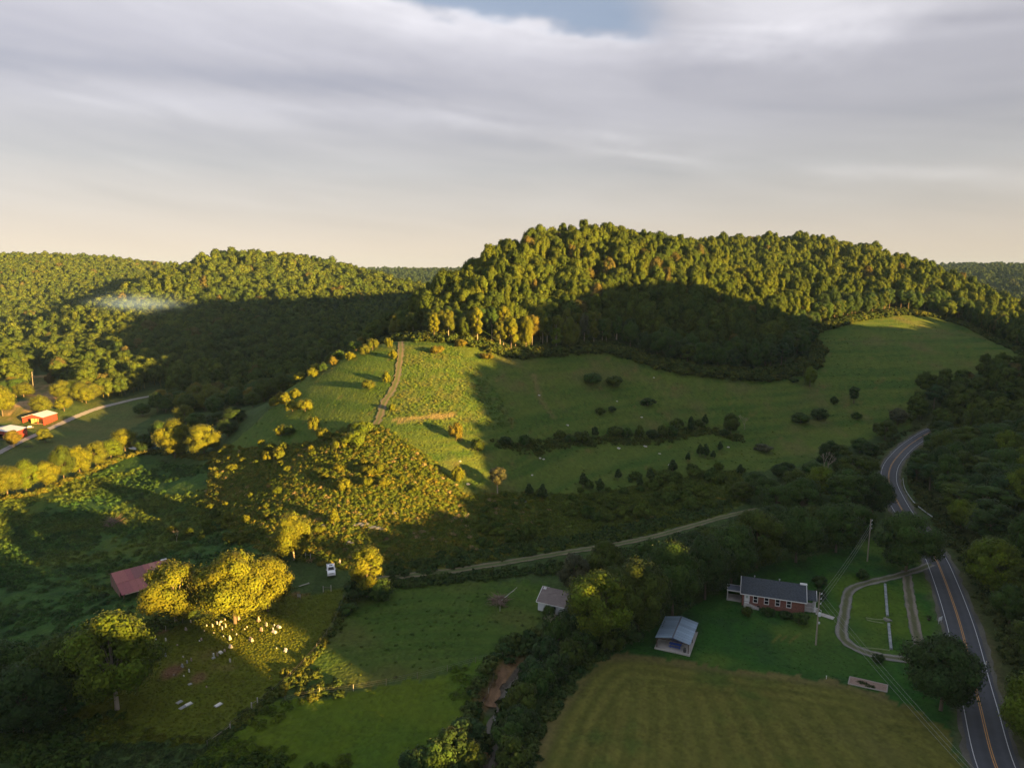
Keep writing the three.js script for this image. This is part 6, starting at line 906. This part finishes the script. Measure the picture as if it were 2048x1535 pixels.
// --- the low stone wall and kerbs in the church yard
{
  const stone = [[.24, .27, .29], [.3, .33, .34], [.2, .225, .24]].map((c) => new THREE.MeshStandardMaterial({ color: lin(...c), roughness: .9, map: gravelTile })), R = rng(515);
  const wall = (label, a, b) => { const p = place(...a), q = place(...b), L = Math.hypot(q.x - p.x, q.z - p.z), t = thing('stone_wall', label, 'wall', p, Math.atan2(-(q.z - p.z), q.x - p.x)), n = Math.round(L / .75); for (let i = 0; i < n; i++) for (const row of [0, 1]) part('stone', new RoundedBoxGeometry(L / n - .03, .34 - row * .06, .55 - row * .06, 1, .04).translate((i + .5 + (row ? .18 : 0)) * L / n - (row ? .09 : 0), -.02 + row * .31 + H(lerp(p.x, q.x, (i + .5) / n), -lerp(p.z, q.z, (i + .5) / n)) - p.y, (R() - .5) * .05), stone[Math.floor(R() * 3)], t); };
  wall('long low grey stone wall in the church yard, upper half above the steps', [1770.5, 1169], [1775.3, 1232]);
  wall('long low grey stone wall in the church yard, lower half below the steps', [1777.5, 1248], [1782.5, 1299]);
  const s = place(1776, 1240), t = thing('stone_steps', 'broad stone steps in the gap of the church yard wall', 'steps', s, -1.35); for (let k = 0; k < 3; k++) part('step', new RoundedBoxGeometry(1.1 + k * .2, .16, 1.5 - k * .4, 1, .03).translate(0, .03 + k * .12, k * .12), matte(lin(.16 + .02 * k, .16 + .02 * k, .165), .95), t);
  const kerb = (label, pts) => { const t = thing('kerb_edging', label, 'kerb'), line = fine(pts.map(([a, b]) => ground(a, b)), .9); line.slice(1).forEach(([x, Z], i) => { const [ax, az] = line[i], d = Math.hypot(x - ax, Z - az); part('kerb_stone', box(d - .02, .24, .16, (x + ax) / 2, H((x + ax) / 2, (Z + az) / 2) + .05, -(Z + az) / 2, Math.atan2(Z - az, x - ax)), matte(lin(.2, .25, .12), .9), t); }); };
  kerb('upper of two mossy kerb lines leading to the yard steps', [[1732, 1235.5], [1755, 1239], [1768, 1239]]); kerb('lower of two mossy kerb lines leading to the yard steps', [[1733, 1239.5], [1752, 1244], [1768, 1246]]); kerb('pale kerb line across the lower end of the yard wall', [[1725, 1295.5], [1752, 1297.5], [1780, 1301]]);
}
// --- the gravel pad with its frame
{
  const c = [[1700.5, 1353], [1775.5, 1370], [1774, 1384], [1697, 1367.5]].map(([a, b]) => place(a, b)), t = thing('gravel_pad', 'long rectangular dirt and gravel pad edged with timber, between lawn and hay field', 'gravel pad');
  const g = new THREE.PlaneGeometry(1, 1, 24, 8), p = g.attributes.position, uv = [];
  for (let i = 0; i < p.count; i++) { const u = p.getX(i) + .5, v = .5 - p.getY(i), q = c[0].clone().lerp(c[1], u).lerp(c[3].clone().lerp(c[2], u), v); p.setXYZ(i, q.x, H(q.x, -q.z) + .09 + .04 * noise(u * 20, v * 6, 3), q.z); uv.push(q.x, q.z); }
  g.setAttribute('uv', new THREE.Float32BufferAttribute(uv, 2)); g.setIndex([...g.index.array].map((v, i, a) => a[i - i % 3 + [0, 1, 2][i % 3]])); g.computeVertexNormals(); if (g.attributes.normal.getY(0) < 0) { g.setIndex([...g.index.array].map((v, i, a) => a[i - i % 3 + [0, 2, 1][i % 3]])); g.computeVertexNormals(); }
  part('gravel_bed', g, new THREE.MeshStandardMaterial({ color: lin(.24, .17, .135), map: gravelTile, roughness: 1 }), t);
  for (let k = 0; k < 4; k++) { const a = c[k], b = c[(k + 1) % 4]; part('timber', bar(a.clone().setY(a.y + .06), b.clone().setY(b.y + .06), .13, 4), matte(lin(.3, .27, .25), .9), t); }
  growth('pad_weeds', 'dark weeds growing in the gravel pad', tufts, [[.35, .45], [.5, .7], [.58, .75], [.42, .5], [.63, .72], [.3, .5]].map(([u, v]) => { const q = c[0].clone().lerp(c[1], u).lerp(c[3].clone().lerp(c[2], u), v); return [q.x, -q.z, .7]; }), () => [.04, .055, .02]);
}
// --- guard rail at the bend
{
  const line = fine([[1806, 960], [1809, 978], [1815, 990], [1830, 1010], [1849, 1026], [1876, 1045]].map(([a, b]) => ground(a, b)), 2), t = thing('guard_rail', 'pale steel guard rail along the outside of the road bend', 'guard rail');
  line.forEach(([x, Z], i) => { if (i % 2 === 0) part('post', box(.14, 1.1, .14, x, H(x, Z) + .35, -Z), postMat, t); if (i) { const [ax, az] = line[i - 1]; part('rail', box(Math.hypot(x - ax, Z - az) + .04, .34, .07, (x + ax) / 2, H(x, Z) + .7 + .002 * (i % 2), -(Z + az) / 2, Math.atan2(Z - az, x - ax)), matte(lin(.5, .54, .58), .5, { metalness: .3 }), t); } });
}
// --- rocks, brush heaps
{
  const rockGeo = [0, 1, 2, 3].map((s) => { const g = new THREE.DodecahedronGeometry(1, 2), p = g.attributes.position; for (let i = 0; i < p.count; i++) { const x = p.getX(i), y = p.getY(i), z = p.getZ(i), k = 1 + .3 * noise(x * 1.6 + s * 9, y * 1.6 + z * 2.3, 5 + s) + .12 * noise(x * 5, z * 5 + y * 4, s); p.setXYZ(i, x * k, y * k * .55, z * k); } g.computeVertexNormals(); return g; }), rockMat = new THREE.MeshStandardMaterial({ color: lin(.2, .205, .2), map: gravelTile, roughness: .95 }), R = rng(808);
  const outcrop = (label, spots) => { const t = thing('rock_outcrop', label, 'rocks'); for (let [px, py, s] of spots) { const m = part('rock', rockGeo[Math.floor(R() * 4)], rockMat, t); m.position.copy(place(px, py)).add(V(0, .1, 0)); s *= .72; m.scale.set(s * (1 + R()), s * (.6 + .3 * R()), s); m.rotation.y = R() * .8; } };
  outcrop('long grey rock ledge breaking out of the shaded scrub above the pickup', [[711, 1050, .9], [720, 1048, 1.1], [730, 1049, 1.2], [738, 1053, .9], [745, 1055, 1.1], [756, 1056, 1.1], [766, 1058, .9], [727, 1054, .6]]);
  outcrop('smaller grey rocks above the long ledge in the scrub', [[713, 1026, .7], [722, 1028, .6], [788, 1026, .8], [778, 1027, .5]]);
  outcrop('low grey rocks below the long ledge, above the pickup', [[697, 1084, .7], [703, 1086, .6], [720, 1083, .6], [694, 1088, .5]]);
  [[1308, 755, .5, 'pale boulder on the upper pasture right of the large dark bush'], [1078, 790, .45, 'pale boulder beside the bare dirt streak on the pasture'], [1234, 802, .45, 'small pale boulder left of the compact bush in the middle pasture'], [1283, 834, .5, 'pale boulder above the line of bushes'], [1135, 850, .6, 'grey boulder on the upper edge of the bush line'], [1237, 896, .7, 'largest white boulder on the lower pasture below the bush line'], [1080, 916, .5, 'white boulder on the left of the lower pasture, left of two'], [1087, 918, .5, 'white boulder on the left of the lower pasture, right of two'], [1290, 892, .7, 'flat grey boulder below the middle of the bush line'], [1319, 907, .5, 'pale boulder with stony ground right of the lower pasture'], [1457, 894, .5, 'white boulder near the cedars on the lower pasture'], [1478, 878, .5, 'pale boulder right of the light topped pasture tree'], [1340, 930, .7, 'grey boulder at the edge of the scrub below the cedars'], [1064, 950, .45, 'pale boulder on the lower left pasture above the scrub'], [936, 968, .6, 'white rock right of the lit scrub end'], [1050, 1003, .5, 'white rock at the top of the shaded scrub'], [920, 922, .4, 'pale rock on the shaded grass below the feathery shrub'], [645, 1052, .7, 'sunlit tan boulder left of the rock ledge']].forEach(([px, py, s, label]) => { const t = thing('boulder', label, 'boulder', place(px, py), R() * 6, undefined), m = part('rock', rockGeo[Math.floor(R() * 4)], matte(lin(.46, .45, .42), .95), t); m.scale.set(s * 1.2, s, s); });
  outcrop('pale stones in the creek bed beside the eroded bank', [[1018, 1384, .8], [1024, 1388, .7], [1013, 1394, .6], [1030, 1380, .6], [1008, 1402, .6], [1003, 1400, .5], [996, 1440, .6], [992, 1436, .5], [998, 1450, .5]]);
  const heap = (name, label, px, py, n, r, h, tone) => { const t = thing(name, label, 'brush pile', place(px, py)), m = matte(lin(...tone), .95); for (let i = 0; i < n; i++) { const a = R() * 6.283, d = R() * r * .6, len = r * (.3 + .6 * R()), b = a + (R() - .5) * 1.6, p = V(Math.cos(a) * d, .1 + R() * h * (1 - d / r), Math.sin(a) * d), q = p.clone().add(V(Math.cos(b) * len, (R() - .25) * h * .7, Math.sin(b) * len)); q.y = Math.max(.05, q.y); part('branch', bar(p, q, .05 + .07 * R(), 5, .02), m, t); } };
  heap('brush_pile', 'heap of cut grey and reddish branches in the mown meadow', 998, 1206, 120, 2.7, 1.7, [.17, .12, .095]); heap('brush_pile', 'grey brown brush heap in the left meadow', 228, 1050, 80, 3.2, 2.2, [.16, .11, .09]);
  const p = place(998, 1206), l = thing('dead_limb', 'long bleached limb sticking out of the branch heap to the right', 'branch', p); part('stem', bar(V(.6, .6, -.3), V(4.2, 2.2, -3.6), .13, 6, .05), palePost, l); part('twig', [bar(V(2.4, 1.4, -2), V(3.6, 2.4, -1.6), .05, 4, .02), bar(V(3, 1.7, -2.5), V(3.8, 1.3, -3.8), .05, 4, .02)], palePost, l);
  const q = place(1000, 1222), k = thing('meadow_stake', 'short pale stake in front of the branch heap', 'stake', q); part('shaft', cyl(.05, .07, 1.3, 0, .5, 0, 6), palePost, k); part('tip', new THREE.ConeGeometry(.06, .15, 6).translate(0, 1.2, 0), palePost, k);
}
// ------------------------------------------------------------------ power line
{
  const wood = matte(lin(.3, .26, .21), .9), porcelain = matte(lin(.6, .64, .68), .3);
  const pole = (label, base, h, kind, turn) => { const t = thing('utility_pole', label, 'utility pole', base, turn); part('mast', new THREE.CylinderGeometry(.12, .19, h + .8, 10).translate(0, h / 2 - .4, 0), wood, t);
    if (kind === 'arm') { part('crossarm', [box(2.6, .14, .12, 0, h - .6, .16), bar(V(-.8, h - .62, .2), V(0, h - 1.4, .16), .03), bar(V(.8, h - .62, .2), V(0, h - 1.4, .16), .03)], wood, t); for (const x of [-1.2, -.5, .5, 1.2]) part('insulator', cyl(.05, .08, .24, x, h - .42, .16, 8), porcelain, t); }
    else for (let k = 0; k < 3; k++) { part('insulator', [cyl(.06, .1, .3, .42, h - .35 - k * 1.05, 0, 8), bar(V(0, h - .5 - k * 1.05, 0), V(.46, h - .45 - k * 1.05, 0), .04)], porcelain, t); }
    if (kind === 'drum') { const d = part('transformer', new THREE.CapsuleGeometry(.27, .5, 4, 14).translate(.02, h - 4.6, .42), matte(lin(.62, .66, .7), .4), t, 'pale grey transformer drum'); part('bracket', box(.3, .1, .3, 0, h - 4.4, .2), steel, d); part('meter_box', box(.3, .4, .2, .25, h - 6.6, .15), porcelain, t); }
    return base.clone().add(V(0, h, 0)); };
  const a = place(1632, 1289), b = place(1735, 1122), c = V(59, H(59, 70), -70), up = atRange(1897, 936, 217), d = V(up[0], H(up[0], up[1]), -up[1]), vp = atRange(1935, 866, 268), e = V(vp[0], H(vp[0], vp[1]), -vp[1]);
  const A = pole('power pole with a pale transformer drum, in front of the church porch', a, 11.5, 'drum', .2), B = pole('power pole with three stacked insulators left of the round dark tree', b, 11.6, 'stack', .2);
  pole('cross armed power pole rising from the wood right of the road bend', d, up[2] - d.y, 'arm', -.3); pole('distant power pole above the wood by the road bend', e, vp[2] - e.y, 'arm', -.3);
  const far = place(66, 774); pole('lone pole on the sunlit rise above the red sheds', far, 10.5, 'stack', .3);
  const span = (label, p, q, sag, r = .02) => { const mid = p.clone().lerp(q, .5).add(V(0, -sag * 2, 0)), t = thing('power_line', label, 'power line'); part('wire', new THREE.TubeGeometry(new THREE.QuadraticBezierCurve3(p, mid, q), 40, r, 4), matte(lin(.26, .28, .28), .5), t); for (const [k, m] of [[p, 1], [q, -1]]) part('clamp', bar(k.clone(), k.clone().lerp(q.clone().lerp(p, m > 0 ? 0 : 1), .004), r * 2.2), porcelain, t); };
  const C = c.clone().add(V(0, 11.2, 0));
  ['highest', 'second', 'third'].forEach((w, k) => { span(w + ' wire from the church pole running down to the bottom right corner', A.clone().add(V(.45 - .1 * k, -.2 - k * 1.05, 0)), C.clone().add(V(.45 + .25 * k, -.2 - k * .9, 0)), .7); span(w + ' wire from the church pole up to the pole by the round dark tree', A.clone().add(V(.45, -.2 - k * 1.05, -.05)), B.clone().add(V(.45, -.2 - k * 1.05, 0)), .8); });
  span('service wire from the church pole to the porch gable', A.clone().add(V(0, -4.2, 0)), V(a.x + 2.2, 5.2, a.z - 9), .3);
}
// ------------------------------------------------------------------ a veil of mist in the left valley
{
  const n = 128, d = new Float32Array(n * n * 4); for (let j = 0; j < n; j++) for (let i = 0; i < n; i++) { const u = i / n * 2 - 1, v = j / n * 2 - 1, e = smooth(1, .1, Math.abs(u) + .25 * noise(v * 3, 1, 2)) * smooth(1, .05, Math.abs(v + .25 * noise(u * 2.2, 0, 4))), o = (j * n + i) * 4, k = clamp(e * (.62 + .6 * fbm(u * 3, v * 5, 4, 61))); d[o] = d[o + 1] = d[o + 2] = k; d[o + 3] = 1; }
  const veil = new THREE.DataTexture(d, n, n, THREE.RGBAFormat, THREE.FloatType); veil.magFilter = THREE.LinearFilter; veil.needsUpdate = true;
  const m = new THREE.MeshStandardMaterial({ color: lin(.22, .4, .95), alphaMap: veil, transparent: true, opacity: .05, roughness: 1, side: THREE.DoubleSide }), root = new THREE.Group(); root.name = 'mist_cloud'; tag(root, 'thin blue grey veil of mist drifting across the shaded flank of the left hill', 'mist'); root.userData.kind = 'stuff'; scene.add(root);
  const R = rng(12); for (let k = 0; k < 12; k++) { const [x, Z, y] = atRange(262 + (R() - .5) * 110, 606 + (R() - .5) * 18, 600 + k * 6), g = new THREE.SphereGeometry(1, 20, 12); const s = mesh('mist_wisp', new THREE.PlaneGeometry(2, 2, 6, 4), m, root); const p = s.geometry.attributes.position; for (let i = 0; i < p.count; i++) p.setZ(i, .25 * noise(p.getX(i) * 1.5 + k, p.getY(i) * 2, k)); s.position.set(x, y, -Z); s.scale.set(34 + 22 * R(), 8 + 6 * R(), 20); s.rotation.set((R() - .5) * .5, (R() - .5) * .6, (R() - .5) * .14); s.castShadow = false; }
}

renderer.render(scene, camera);
